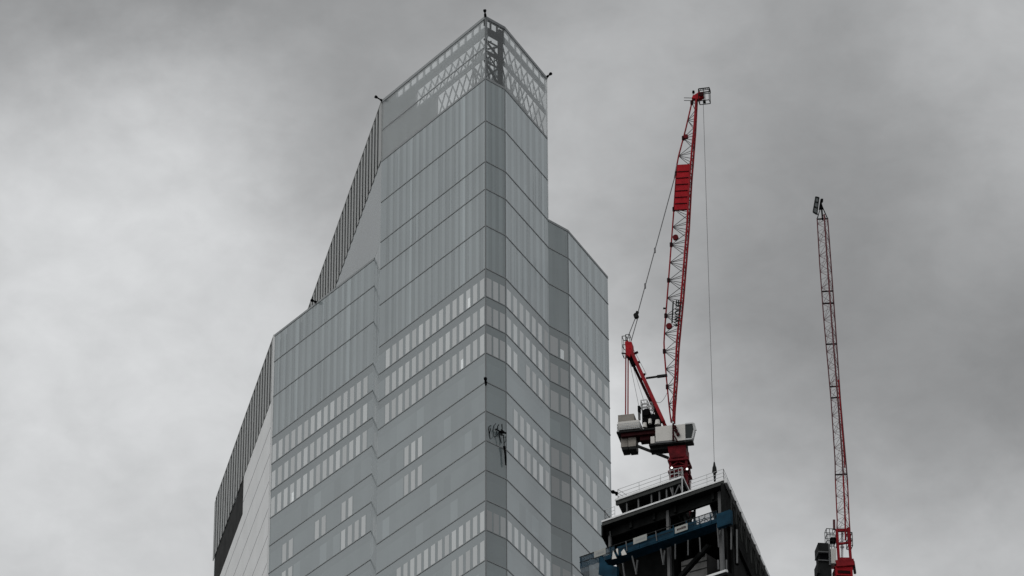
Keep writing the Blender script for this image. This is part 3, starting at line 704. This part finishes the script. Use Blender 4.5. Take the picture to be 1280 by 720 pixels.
# name boards on the sheeting (their lettering is too small in the photograph to read: a dark line of marks)
def board(x0, y0, x1, y1, red=False):
    mb = MB(); a = fb.px(x0, y0, 0.14); b = fb.px(x1, y1, 0.14)
    ua, za = fb.sz(x0, y0, 0.14); ub_, zb_ = fb.sz(x1, y1, 0.14); zc = (za + zb_) / 2; hh = 0.36
    mb.obox(fb.at(min(ua, ub_), 0, 0.10), fb.d * abs(ua - ub_), fb.n * 0.04, zc - hh, zc + hh); o = mb.build('name_board', 'sign', pf)
    t = MB(); L_ = abs(ua - ub_); u = min(ua, ub_) + 0.2; rn = random.Random(int(x0))
    while u < max(ua, ub_) - 0.3:
        wv = rn.uniform(0.06, 0.13); t.obox(fb.at(u, 0, 0.14), fb.d * wv, fb.n * 0.012, zc - 0.12, zc + rn.choice((0.1, 0.16))); u += wv + 0.05
    sub(t, 'lettering', 'reddark' if red else 'joint', o, pf)
board(791.5, 673.5, 808.5, 674.2); board(843.5, 660.5, 859.5, 660.5, True); board(742.5, 691.5, 757, 690.5)
for (x0, y0, x1, y1) in ((778.5, 704, 781, 722), (790, 695, 795.5, 718), (797, 700, 795, 718), (826, 686, 829.5, 706), (831, 688, 829, 706), (844, 680, 844, 699), (860, 675, 860, 694), (874.5, 672, 875.5, 690), (896.5, 655, 898.5, 684), (903, 658, 898, 672), (753, 713, 754, 726)):
    c = MB(); c.beam(fb.px(x0, y0, -0.3), fb.px(x1, y1, -0.6), 0.13); c.build('hanging_bracket', 'column', pf)

# ================================================================== cranes
def interp(tab, y):
    for (y0, x0), (y1, x1) in zip(tab[:-1], tab[1:]):
        if y0 >= y >= y1: return x0 + (x1 - x0) * (y0 - y) / (y0 - y1)
    return tab[-1][1] if y < tab[-1][0] else tab[0][1]

# ---------------------------------------------------------------- crane above the unfinished tower
mastp = P_(0, 0) ; mm = Plane((17.2, 403.9), (math.cos(R_(-12)), math.sin(R_(-12))))
cr1 = thing('luffing_crane', (17.5, 411.0, ZR), 'red luffing tower crane with a raised lattice jib, standing on the unfinished tower', 'crane')
pl = Plane((17.5, 411.0), (math.cos(R_(-12)), math.sin(R_(-12))))
LT = [(528, 839), (510, 836.6), (493, 835), (470, 832.8), (432, 829.8), (410, 831), (372, 834), (310, 838.7), (260, 842.5), (202, 846.4), (162, 857), (121, 866.5)]
RT = [(528, 842.5), (510, 842.8), (470, 845.8), (435, 846.5), (372, 852.5), (285, 859.5), (200, 865.5), (125, 870.5)]
RT = [(528, 842.5), (510, 842.6), (470, 845.6), (435, 847.0), (372, 853.0), (285, 860.0), (225, 863.2), (200, 865.2), (162, 868.5), (121, 871)]
HW = [(528, 0.3), (500, 0.55), (470, 0.62), (200, 0.62), (121, 0.22)]
Yn = []; y = 528.0
while y > 121: Yn.append(y); y -= 11.1
Yn.append(121)
lch = [pl.px(interp(LT, y), y) for y in Yn]
rc = [(pl.px(interp(RT, y), y, interp(HW, y) * 0 ) + pl.n * interp(HW, y), pl.px(interp(RT, y), y) - pl.n * interp(HW, y)) for y in Yn]
jb = MB()
for i in range(len(Yn) - 1):
    jb.tube(lch[i], lch[i + 1], 0.085, n=6)
    for s_ in (0, 1): jb.tube(rc[i][s_], rc[i + 1][s_], 0.115, n=6)
jib = jb.build('jib', 'red', cr1)
br = MB()
for i in range(len(Yn) - 1):
    th = 0.035
    for s_ in (0, 1):
        if i % 2 == 0:
            br.tube(lch[i], rc[i][s_], th, n=5); br.tube(lch[i], rc[i + 1][s_], th, n=5)
            if i + 2 < len(Yn): pass
        else:
            br.tube(rc[i][s_], lch[i + 1], th, n=5)
    if i % 2 == 0: br.tube(rc[i][0], rc[i + 1][1], th, n=5)
    else: br.tube(rc[i][1], rc[i + 1][0], th, n=5)
    br.tube(rc[i][0], rc[i][1], th, n=5)
sub(br, 'lattice_bracing', 'brace2', jib, cr1)
for i in range(4, len(Yn), 4):
    nb = MB(); nb.tube(lch[i] - V((0, 0, .25)), lch[i] + V((0, 0, .25)), 0.17, n=6); sub(nb, 'pin_joint', 'reddark', jib, cr1)
# red panelled section (wind sail) with horizontal ribs
Yp = [262, 254, 246, 238, 230, 222, 214, 205]
pn = MB(); rb = MB()
for a, b in zip(Yp[:-1], Yp[1:]):
    la = pl.px(interp(LT, a) + 0.8, a + 2.0, 0.4); lb = pl.px(interp(LT, b) + 0.8, b + 2, 0.4); ra = pl.px(interp(RT, a) - 1.0, a + 1.0, 0.4); rb_ = pl.px(interp(RT, b) - 1.0, b + 1, 0.4)
    pn.prism([la, ra, rb_, lb], pl.n * 0.18); rb.beam(la + pl.n * 0.22, ra + pl.n * 0.22, 0.07)
po = pn.build('jib_panel', 'redbright', cr1, flip=None); sub(rb, 'panel_rib', 'reddark', po, cr1)
for (x, y, r_) in ((857.5, 171, 0.26), (844.5, 297, 0.32), (836.5, 407.8, 0.34)):
    b = MB(); p = pl.px(x, y, 0.2); b.tube(p - pl.n * 0.15, p + pl.n * 0.15, r_, n=12); b.build('jib_lamp', 'redmid', cr1)
# jib head
hd = MB(); hd.prism([pl.px(x, y, 0.3) for x, y in ((864.5, 122.5), (872.5, 123.5), (879, 120), (878.8, 115.5), (874, 114.6), (866, 119.5))], pl.n * -0.6)
hd.build('jib_head', 'redbright', cr1, flip=None)
sh_ = MB(); p = pl.px(876.3, 118, 0.35); sh_.tube(p - pl.n * 0.7, p + pl.n * 0.1, 0.26, n=14); sh_.build('sheave', 'reddark', cr1)
cg = MB()
def cage(mb, x0, y0, x1, y1, o0, o1, th=0.05, nv=2, nh=2, pl=pl):
    ym, xm = (y0 + y1) / 2, (x0 + x1) / 2
    u0 = pl.sz(x0, ym, o1)[0]; u1 = pl.sz(x1, ym, o1)[0]; z1 = pl.sz(xm, y0, o1)[1]; z0 = pl.sz(xm, y1, o1)[1]
    for off in (o0, o1):
        for i in range(nh + 1): z = z0 + (z1 - z0) * i / nh; mb.beam(pl.at(u0, z, off), pl.at(u1, z, off), th)
        for i in range(nv + 1): u = u0 + (u1 - u0) * i / nv; mb.beam(pl.at(u, z0, off), pl.at(u, z1, off), th)
    for u in (u0, u1):
        for i in range(nh + 1): z = z0 + (z1 - z0) * i / nh; mb.beam(pl.at(u, z, o0), pl.at(u, z, o1), th)
cage(cg, 873, 110.5, 886.3, 125.5, -0.5, 0.3, 0.07, 2, 1); cage(cg, 873.2, 110, 886.6, 112.5, -0.5, 0.3, 0.06, 6, 1)
for yy in (122.3, 125.6): cg.beam(pl.px(855, yy), pl.px(865, yy + 0.2), 0.05)
cg.beam(pl.px(880.3, 126), pl.px(880.6, 128.5), 0.3)
cg.build('tip_cage', 'darksteel', cr1)
b = MB(); p = pl.px(866.8, 115); b.tube(p - V((0, 0, .14)), p + V((0, 0, .14)), 0.15, 0.13, 10); b.beam(p, pl.px(866.2, 120), 0.05); b.build('warning_light', 'black', cr1)
# hoist rope and hook block
rp = MB(); top_ = pl.px(879.0, 126); bot = V((top_.x, top_.y, pl.sz(889, 581)[1])); rp.tube(top_, bot, 0.026, n=6); rp.build('hoist_rope', 'rope', cr1)
hk = MB(); hz = lambda y: pl.sz(889, y)[1]
hk.tube(V((*bot.xy, hz(584))), V((*bot.xy, hz(578))), 0.16, 0.07, 10); hk.tube(V((*bot.xy, hz(591))), V((*bot.xy, hz(584))), 0.27, 0.2, 10); hk.tube(V((*bot.xy, hz(604))), V((*bot.xy, hz(591))), 0.09, 0.16, 10)
hk.build('hook_block', 'darksteel', cr1)
# A-frame
af = MB()
for s_ in (-0.75, 0.75):
    af.beam(pl.px(784.5, 429) + pl.n * s_ * 0.5, pl.px(831, 531) + pl.n * s_, 0.34, 0.34)
af.build('a_frame', 'red', cr1)
ab = MB(); A0, A1 = pl.px(784.5, 429), pl.px(831, 531)
for t_ in (0.1, 0.22, 0.34, 0.46, 0.58, 0.7, 0.82, 0.94):
    p = A0.lerp(A1, t_); ab.beam(p - pl.n * 0.6, p + pl.n * 0.6, 0.16)
ab.build('a_frame_rung', 'red', cr1)
al = MB(); al.beam(pl.px(783, 438, -0.9), pl.px(826, 529, -0.9), 0.22, 0.3)
for (x0, y0, x1, y1) in ((790, 443.5, 797.5, 440), (796, 454, 800, 452), (806, 467, 801, 476), (800, 474, 803, 480)): al.beam(pl.px(x0, y0), pl.px(x1, y1), 0.2)
al.build('ladder', 'reddark', cr1)
ah = MB(); ah.prism([pl.px(x, y, 0.6) for x, y in ((781, 427.5), (789.5, 427), (790, 436), (787.5, 446), (782.5, 443))], pl.n * -1.2); ah.build('a_frame_head', 'redbright', cr1, flip=None)
ac = MB(); cage(ac, 777.6, 420, 782.6, 442, -0.5, 0.5, 0.06, 1, 2); cage(ac, 782, 418, 787, 430, -.4, .4, .05, 1, 1); ac.beam(pl.px(777, 441.5), pl.px(790, 442.5), 0.12); ac.build('top_cage', 'darksteel', cr1)
w1 = MB(); w1.beam(pl.px(790.5, 450), pl.px(785.5, 445), 0.5); w1.beam(pl.px(789, 448), pl.px(792, 457), 0.4, 0.5); w1.build('rope_sheave', 'black', cr1)
tie = MB()
for x_ in (782.3, 785.2): tie.beam(pl.px(x_, 441, 0.0), pl.px(x_ - 0.3, 524, 0.0), 0.14)
tie.build('rear_tie', 'red', cr1)
pd = MB(); pd.tube(pl.px(783.5, 425), pl.px(794, 398), 0.05, n=6); pd.tube(pl.px(789, 426), pl.px(797, 398), 0.05, n=6)
pd.tube(pl.px(796.5, 394), pl.px(843.2, 222), 0.055, n=6)
for x_, y_ in ((818.6, 313), (806.4, 357.5)): p = pl.px(x_, y_); pd.tube(p - V((0, 0, .3)), p + V((0, 0, .3)), 0.1, n=6)
pd.tube(pl.px(843.2, 222), lch[min(range(len(Yn)), key=lambda i: abs(Yn[i] - 205))], 0.09, n=6)
pd.build('jib_pendant', 'rope', cr1)
b = MB(); p = pl.px(795.2, 395); b.tube(p - pl.n * 0.25, p + pl.n * 0.25, 0.27, n=12); b.beam(p, pl.px(797, 389.5), 0.28); b.build('pendant_block', 'darksteel', cr1)
bs = MB(); bs.beam(pl.px(807.5, 472.8), pl.px(821.5, 470.8), 0.17); bs.beam(pl.px(821.5, 470.8), pl.px(834, 469.2), 0.26); bs.build('backstop_strut', 'darksteel', cr1)
cbm = MB(); pr_ = None
for i in range(13):
    t_ = i / 12; x_ = 817 + 17 * t_; y_ = 493 + 13 * math.sin(math.pi * (0.15 + 0.75 * t_)) - 6 * t_; p = pl.px(x_, y_)
    if pr_: cbm.tube(pr_, p, 0.025, n=5)
    pr_ = p
for (x0, y0, x1, y1) in ((787, 452, 799.5, 512), (790, 455, 806, 505), (790, 433, 808, 468)): cbm.tube(pl.px(x0, y0), pl.px(x1, y1), 0.022, n=5)
cbm.build('cable', 'rope', cr1)
# counter jib, machinery
cj_ = MB(); pl.box(cj_, 770.5, 536.2, 833, 537.8, -1.5, 1.1); cj_.build('counter_jib_deck', 'darksteel', cr1)
cj_ = MB(); pl.box(cj_, 776, 538, 822, 543.5, -0.8, 0.9); pl.box(cj_, 800, 545, 812, 550, -0.4, 0.6); cj_.build('counter_jib_girder', 'reddark', cr1)
mr_ = MB(); cage(mr_, 771.5, 529, 800, 536, -1.4, 1.15, 0.05, 12, 2); mr_.build('deck_railing', 'railing', cr1)
for (x0, y0, x1, y1, o1, m_) in ((772.5, 518, 792.5, 526, 0.5, 'beige'), (772, 526, 799, 535, 0.95, 'white')):
    b = MB(); pl.box(b, x0, y0, x1, y1, -1.3, o1); b.build('ballast_box', m_, cr1)
wn = MB(); pl.box(wn, 802.5, 512, 812, 529, -1.0, 0.6); pl.box(wn, 812, 519, 824, 529, -0.8, 0.4); pl.box(wn, 797, 507, 800, 514, -.3, .3)
p = pl.px(808, 516, 0.6); wn.tube(p - pl.n * 1.6, p + pl.n * 0.2, 0.42, n=16); p = pl.px(817, 522, .6); wn.tube(p - pl.n * 1.5, p + pl.n * .1, 0.4, n=14); wn.build('hoist_winch', 'black', cr1)
wc = MB(); cage(wc, 801, 500, 808.5, 508.5, -0.6, 0.4, 0.08, 1, 2); cage(wc, 810, 503, 815, 512, -0.6, 0.4, 0.06, 2, 2); wc.build('winch_cage', 'railing', cr1)
wb = MB(); pl.box(wb, 797.5, 511, 800.0, 524, -0.2, 0.1); wb.build('winch_leg', 'column', cr1)
vv = MB(); 
for (x, y, r_) in ((822, 528, 0.3), (812.5, 526.5, 0.2), (806, 531.5, 0.25)):
    p = pl.px(x, y, 0.8); vv.tube(p - V((0, 0, .3)), p + V((0, 0, .25)), r_, r_ * 0.8, 10)
vv.build('motor_cover', 'white', cr1)
cwl = MB(); pl.box(cwl, 777.2, 558.7, 785.3, 562, -0.9, 0.42); pl.box(cwl, 786, 558.0, 794.9, 561.2, -0.9, 0.52); cwl.build('counterweight_base', 'darksteel', cr1)  # dark blocks standing in for the shaded underside of the counterweight
cwt = MB(); pl.box(cwt, 776, 546, 784.5, 558.5, -1.0, 0.4); pl.box(cwt, 785, 545.5, 794.8, 557.8, -1.0, 0.5); cwt.build('counterweight', 'beige', cr1)
cwb = MB(); pl.box(cwb, 775, 537.9, 795, 545.8, -1.2, 0.45); cwb.build('counterweight_hanger', 'darksteel', cr1)
b = MB(); pl.box(b, 819.3, 532.5, 840.8, 551, -0.6, 1.3); o = b.build('switch_cabinet', 'white', cr1)
b = MB(); pl.box(b, 813.2, 545.5, 818.2, 554, -0.2, 1.2); b.build('small_cabinet', 'white', cr1)
# slewing platform
sp = MB(); pl.box(sp, 811, 552.6, 856, 554.8, 0.1, 1.35); pl.box(sp, 812.5, 555, 858, 560.5, -0.2, 0.9); sp.build('slewing_platform', 'darksteel', cr1)
b = MB(); pl.box(b, 818.8, 551.2, 845, 553, -1.0, 1.42); b.build('platform_edge', 'column', cr1)
# cab
b = MB(); u0, u1, z0, z1 = pl.box(b, 843.5, 530.5, 856.6, 550.5, 0.1, 1.4); cab = b.build('cab', 'white', cr1)
b = MB(); b.prism([pl.px(x, y, 1.38) for x, y in ((856.6, 530.6), (866.2, 529.6), (867.2, 533.5), (864, 547.5), (856.6, 548.6))], pl.n * -1.2); sub(b, 'cab_window', 'cabglass', cab, cr1)
b = MB()
for (x0, y0, x1, y1) in ((866.6, 529.5, 868.0, 537), (868, 537, 865.5, 548.5), (856.6, 530, 866.6, 529.2), (856.6, 549.3, 865.5, 548.6), (867.6, 529.5, 870.0, 538)):
    b.beam(pl.px(x0, y0, 1.4), pl.px(x1, y1, 1.4), 0.15)
sub(b, 'window_frame', 'railing', cab, cr1)
b = MB(); pl.box(b, 855.5, 549.2, 865.5, 551.5, 0.3, 1.4); sub(b, 'cab_base', 'fascia', cab, cr1)
b = MB()
for (x, y) in ((843.5, 534), (845, 538.5), (847.5, 543)): p = pl.px(x, y, 1.5); b.tube(p - pl.n * .1, p + pl.n * .15, .2, n=8)
b.beam(pl.px(843, 545, 1.5), pl.px(847, 552, 1.5), 0.12); b.beam(pl.px(841.5, 530, 1.45), pl.px(841.5, 551, 1.45), 0.2); b.build('jib_foot_pin', 'reddark', cr1)
b = MB(); b.beam(pl.px(795, 557, 0.3), pl.px(835.5, 572.5, 0.3), 0.26); b.build('support_strut', 'darksteel', cr1)
# mast: solid red tower head, lattice below it down into the building
th_ = MB(); a0, a1 = pl.sz(834.5, 565, 1.0)[0], pl.sz(857.5, 565, 1.0)[0]; b0, b1 = pl.sz(836.4, 574, 1.0)[0], pl.sz(859.0, 574, 1.0)[0]
zt1 = pl.sz(846, 557, 1.0)[1]; zt0 = pl.sz(848, 571, 1.0)[1]
def frus(mb, u0, u1, v0, v1, zlo, zhi, o=1.0):
    mb.hexa([pl.at(v0, zlo, o), pl.at(v0, zlo, -o), pl.at(v1, zlo, -o), pl.at(v1, zlo, o), pl.at(u0, zhi, o), pl.at(u0, zhi, -o), pl.at(u1, zhi, -o), pl.at(u1, zhi, o)])
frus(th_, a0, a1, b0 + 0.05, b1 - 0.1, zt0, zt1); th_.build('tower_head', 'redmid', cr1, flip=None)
ms = MB(); ZM0 = ZR - 0.5; c0, c1 = b0, b1
for u in (c0 + 0.1, c1 - 0.12):
    for o_ in (-0.9, 0.9): ms.obox(pl.at(u - 0.12, 0, o_ - 0.12), pl.d * 0.24, pl.n * 0.24, ZM0, zt0 + 0.01)
zq = zt0; i = 0
while zq > ZM0 + 0.4:
    zn = max(ZM0, zq - 1.1)
    for o_ in (-0.9, 0.9):
        ms.beam(pl.at(c0, zq, o_), pl.at(c1, zq, o_), 0.14); ms.beam(pl.at(c0, zq, o_), pl.at(c1, zn, o_), 0.12)
        ms.beam(pl.at(c1, zq, o_), pl.at(c0, zn, o_), 0.12)
    for u in (c0, c1): ms.beam(pl.at(u, zq, -0.9), pl.at(u, zn, 0.9), 0.12); ms.beam(pl.at(u, zq, 0.9), pl.at(u, zn, -0.9), 0.12)
    zq = zn
ms.obox(pl.at(c0 + 0.25, 0, -0.6), pl.d * (c1 - c0 - 0.5), pl.n * 1.0, ZM0, zt0)
for yy in (576, 590): z_ = pl.sz(848, yy, 1.0)[1]; ms.obox(pl.at(c0 - 0.15, 0, -1.15), pl.d * (c1 - c0 + 0.3), pl.n * 2.3, z_, z_ + 0.22)
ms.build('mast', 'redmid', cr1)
cg = MB(); cage(cg, 837.5, 586, 853.5, 598, 0.9, 1.4, 0.05, 3, 2); cg.build('mast_cage', 'railing', cr1)
for (x, y) in ((839.6, 584.8), (858.8, 586.3)):
    b = MB(); p = pl.px(x, y, 1.45); b.tube(p - pl.n * .35, p - pl.n * 0.02, .14, .2, n=10); bo = b.build('floodlight', 'darksteel', cr1)
    b = MB(); b.tube(p - pl.n * 0.02, p + pl.n * .04, .11, n=12); sub(b, 'floodlight_lens', 'lamp', bo, cr1)
# maker's lettering on the jib, reading upwards, and its emblem beneath
tcu = bpy.data.curves.new('lettering', 'FONT'); tcu.body = 'WOLFF'; tcu.size = 1.0; tcu.extrude = 0.02; tcu.offset = 0.035; tcu.align_x = 'LEFT'
to = bpy.data.objects.new('tmp_text', tcu); C.objects.link(to); bpy.context.view_layer.update()
dg_ = bpy.context.evaluated_depsgraph_get(); tme = bpy.data.meshes.new_from_object(to.evaluated_get(dg_)); bpy.data.objects.remove(to)
xs = [v.co.x for v in tme.vertices]; ys = [v.co.y for v in tme.vertices]
pa = pl.px(849.8, 404.0, 1.0); pb = pl.px(852.2, 375.5, 1.0); axis = (pb - pa); Lw = axis.length; axis.normalize(); side = (pl.px(842.6, 404, 1.0) - pa); side = (side - axis * side.dot(axis)); Hh = side.length; side.normalize()
lb = MB()
for v in tme.vertices:
    lb.v.append(pa + axis * ((v.co.x - min(xs)) / (max(xs) - min(xs)) * Lw) + side * ((v.co.y - min(ys)) / (max(ys) - min(ys)) * Hh) + pl.n * (v.co.z + 0.05))
lb.f = [tuple(p.vertices) for p in tme.polygons]; lb.t = [1] * len(lb.f)
sb_ = MB(); sb_.beam(pl.px(840.0, 404, 0.95), pl.px(841.5, 377, 0.95), 0.13); sb_.beam(pl.px(839.8, 402, 0.95), pl.px(840, 403, 0.1), 0.05); sb_.beam(pl.px(841.5, 377, 0.95), pl.px(841.5, 378, 0.1), 0.05)
sb_.prism([pl.px(x, y, 1.0) for x, y in ((840.5, 405.6), (848.8, 405.8), (847.2, 407.2), (844.8, 408.8), (843.6, 407))], pl.n * 0.04)
so_ = sb_.build('jib_sign', 'darksteel', cr1, flip=None); sub(lb, 'lettering', 'darksteel', so_, cr1)
b = MB(); b.beam(pl.px(829, 385.5), pl.px(833, 385.5), 0.15); b.beam(pl.px(832, 393), pl.px(832.8, 396.5), 0.25); b.build('jib_bracket', 'darksteel', cr1)

# ---------------------------------------------------------------- the second crane, further off on the right
Y2 = 505.0; c2p = ray(1054, 712); c2p = c2p * (Y2 / c2p.y)
q2 = Plane((c2p.x, c2p.y), (1, 0.12)); 
cr2 = thing('luffing_crane', (c2p.x, c2p.y, 0), 'slender crane seen end-on far right, grey lattice jib turning red towards its foot', 'crane')
YB = [(700, 0), (262, 1)]
LT2 = [(712, 1044.5), (650, 1046.5), (600, 1044.2), (575, 1043.8), (500, 1038.8), (400, 1029.8), (330, 1024.6), (273, 1021.4)]
RT2 = [(712, 1066), (650, 1061.5), (600, 1059.3), (575, 1057.2), (500, 1050.6), (400, 1043.8), (330, 1038.8), (273, 1034.6)]
Y2n = []; y = 680.0
while y > 273: Y2n.append(y); y -= 10.0
Y2n.append(273)
L2 = [q2.px(interp(LT2, y), y) for y in Y2n]; R2 = [q2.px(interp(RT2, y), y) for y in Y2n]
C2 = [(a + b) / 2 + q2.n * 0.0 - V((0, 0, 0)) + q2.n * (-1.0) + q2.d * 0.12 for a, b in zip(L2, R2)]
C2 = [q2.px((interp(LT2, y) + interp(RT2, y)) / 2 + 0.4, y) + q2.n * 1.1 for y in Y2n]
def seg(y0, y1, m1):
    mb = MB()
    for i in range(len(Y2n) - 1):
        if y0 >= Y2n[i] > y1:
            for ch_, r_ in ((L2, 0.08), (R2, 0.085), (C2, 0.11)): mb.tube(ch_[i], ch_[i + 1], r_, n=6)
    return mb
for ci, (ch_, r_) in enumerate(((L2, 0.08), (R2, 0.085), (C2, 0.11))):
    for (ya, yb_, m_) in ((600, 273, 'brace'), (681, 600, 'red')):
        mb = MB()
        for i in range(len(Y2n) - 1):
            if ya >= Y2n[i] > yb_: mb.tube(ch_[i], ch_[i + 1], r_, n=6)
        mb.build('jib_chord', m_, cr2)
mb = MB()
for i in range(len(Y2n) - 1):
    th = 0.045
    if Y2n[i] < 600 and Y2n[i] > 480: mb.tube(C2[i] + q2.d * .25 + q2.n * .1, C2[i + 1] + q2.d * .25 + q2.n * .1, 0.09, n=5)
mb.build('jib_ladder', 'red', cr2)
mb = MB()
for i in range(len(Y2n) - 1):
    th = 0.028
    for s_ in (L2, R2):
        if i % 2 == 0: mb.tube(s_[i], C2[i + 1], th, n=4)
        else: mb.tube(C2[i], s_[i + 1], th, n=4)
    for s_ in (L2, R2):
        if i % 3 == 1: mb.tube(s_[i], C2[min(i + 2, len(Y2n) - 1)], th * .8, n=4)
        mb.tube(s_[i], C2[i], th * .8, n=4)
    if i % 4 == 0: mb.tube(L2[i], R2[i + 1], th, n=4)
    elif i % 4 == 2: mb.tube(R2[i], L2[i + 1], th, n=4)
    if i % 2 == 0: mb.tube(L2[i], R2[i], th * 1.15, n=4)
mb.build('jib_bracing', 'brace', cr2)
for yy in (379, 364, 430, 483, 497, 593, 273.5):
    mb = MB(); mb.beam(q2.px(interp(LT2, yy) - 0.5, yy + .5), q2.px(interp(RT2, yy) + 0.5, yy - .3), 0.16); mb.build('jib_joint', 'darksteel', cr2)
mb = MB(); mb.beam(q2.px(1021.4, 273), q2.px(1025.8, 260), 0.1); mb.beam(q2.px(1034.4, 273), q2.px(1028.6, 260), 0.1); mb.beam(q2.px(1028.3, 275), q2.px(1026.7, 257), 0.2)
mb.prism([q2.px(x, y, 0.2) for x, y in ((1024, 260.5), (1029.3, 260.3), (1027.8, 256), (1026.9, 252), (1029, 251.5), (1029, 248.3), (1026, 248.2), (1025.3, 252))], q2.n * -0.4)
mb.build('jib_head', 'black', cr2, flip=None)
mb = MB(); mb.prism([q2.px(x, y, 0.4) for x, y in ((1019.5, 246), (1023.8, 247), (1021.2, 267.5), (1016.3, 264.5))], q2.n * -0.3); o = mb.build('tip_panel', 'cagegrey', cr2, flip=None)
mb = MB()
for (x0, y0, x1, y1) in ((1019.5, 246, 1016.3, 264.5), (1023.8, 247, 1021.2, 267.5), (1019.5, 246, 1023.8, 247), (1018.5, 252, 1022.8, 253), (1017.5, 258, 1022, 260), (1016.3, 264.5, 1023, 268.5), (1023, 268.5, 1022, 272)): mb.beam(q2.px(x0, y0, 0.45), q2.px(x1, y1, 0.45), 0.12)
sub(mb, 'panel_frame', 'darksteel', o, cr2)
# foot of the second crane
mb = MB()
for (x0, y0, x1, y1, w_) in ((1046, 662, 1049, 708, 0.34), (1060, 660, 1064.5, 712, 0.34), (1047, 663, 1059.5, 663, 0.35), (1049, 680, 1062, 678, 0.25), (1048, 700, 1064, 700, 0.5), (1044.5, 706, 1067, 704, 0.9)): mb.beam(q2.px(x0, y0, 0.8), q2.px(x1, y1, 0.8), w_)
mb.build('a_frame', 'red', cr2)
mb = MB(); mb.beam(q2.px(1052.8, 664, 0.2), q2.px(1052.5, 700, 0.2), 0.3, 0.2); mb.beam(q2.px(1050.5, 684, 0.3), q2.px(1055, 684, .3), .2); mb.build('white_strut', 'trim', cr2)
mb = MB(); q2.box(mb, 1045, 708, 1066.5, 745, -1.2, 1.0); mb.build('slewing_frame', 'redbright', cr2)
mb = MB(); q2.box(mb, 1047.5, 713, 1063, 716.5, 1.0, 1.08); q2.box(mb, 1046, 719, 1064, 722, 1.0, 1.1); mb.build('frame_recess', 'reddark', cr2)
mb = MB(); cage(mb, 1033.5, 661, 1045, 683.5, -0.6, 0.6, 0.07, 3, 3, pl=q2); mb.build('platform_cage', 'darksteel', cr2)
mb = MB(); cage(mb, 1060, 665.5, 1065.5, 681.5, -0.6, 0.6, 0.09, 1, 2, pl=q2); mb.build('platform_cage', 'darksteel', cr2)
mb = MB(); q2.box(mb, 1038.5, 671.5, 1045.5, 676, -.5, .5); mb.build('cable_drum', 'black', cr2)
mb = MB(); q2.box(mb, 1022.8, 678.6, 1036, 689, -1.5, 1.0); q2.box(mb, 1023.5, 700.5, 1040, 745, -2.0, 0.8); q2.box(mb, 1022, 708, 1025, 716, -1, 1.2); mb.build('counterweight', 'darksteel', cr2)
mb = MB(); q2.box(mb, 1024, 690.2, 1035.5, 699.5, -1.5, 0.7); mb.build('machine_house', 'black', cr2)
mb = MB(); q2.box(mb, 1022.8, 689, 1036, 690.2, -1.5, 1.05); q2.box(mb, 1023, 699.6, 1036.5, 700.6, -1.5, 1.05); q2.box(mb, 1036, 680, 1038, 706, -.6, 1.0); mb.build('frame_edge', 'column', cr2)
mb = MB(); q2.box(mb, 1038.8, 685.5, 1045.5, 704, -0.6, 1.1); mb.build('cab', 'white', cr2)
mb = MB(); mb.beam(q2.px(1042.5, 650, .3), q2.px(1042.8, 662, .3), 0.3); mb.build('light_cluster', 'brace', cr2)
mb = MB(); mb.beam(q2.px(1066.5, 702, .6), q2.px(1068.8, 717, .6), 0.3); mb.build('hose_reel', 'darksteel', cr2)
# mast to the ground (below the frame)
mb = MB(); ztop2 = q2.sz(1055, 740)[1]
cx = q2.sz(1055.5, 735)[0]
for a in (-1.0, 1.0):
    for o_ in (-1.0, 1.0): mb.obox(q2.at(cx + a - .12, 0, o_ - .12), q2.d * .24, q2.n * .24, 0, ztop2)
z_ = 0
while z_ < ztop2 - 4:
    for o_ in (-1, 1): mb.beam(q2.at(cx - 1, z_, o_), q2.at(cx + 1, z_ + 4, o_), 0.14); 
    for a in (-1, 1): mb.beam(q2.at(cx + a, z_, -1), q2.at(cx + a, z_ + 4, 1), 0.14)
    z_ += 4
mb.build('mast', 'red', cr2)
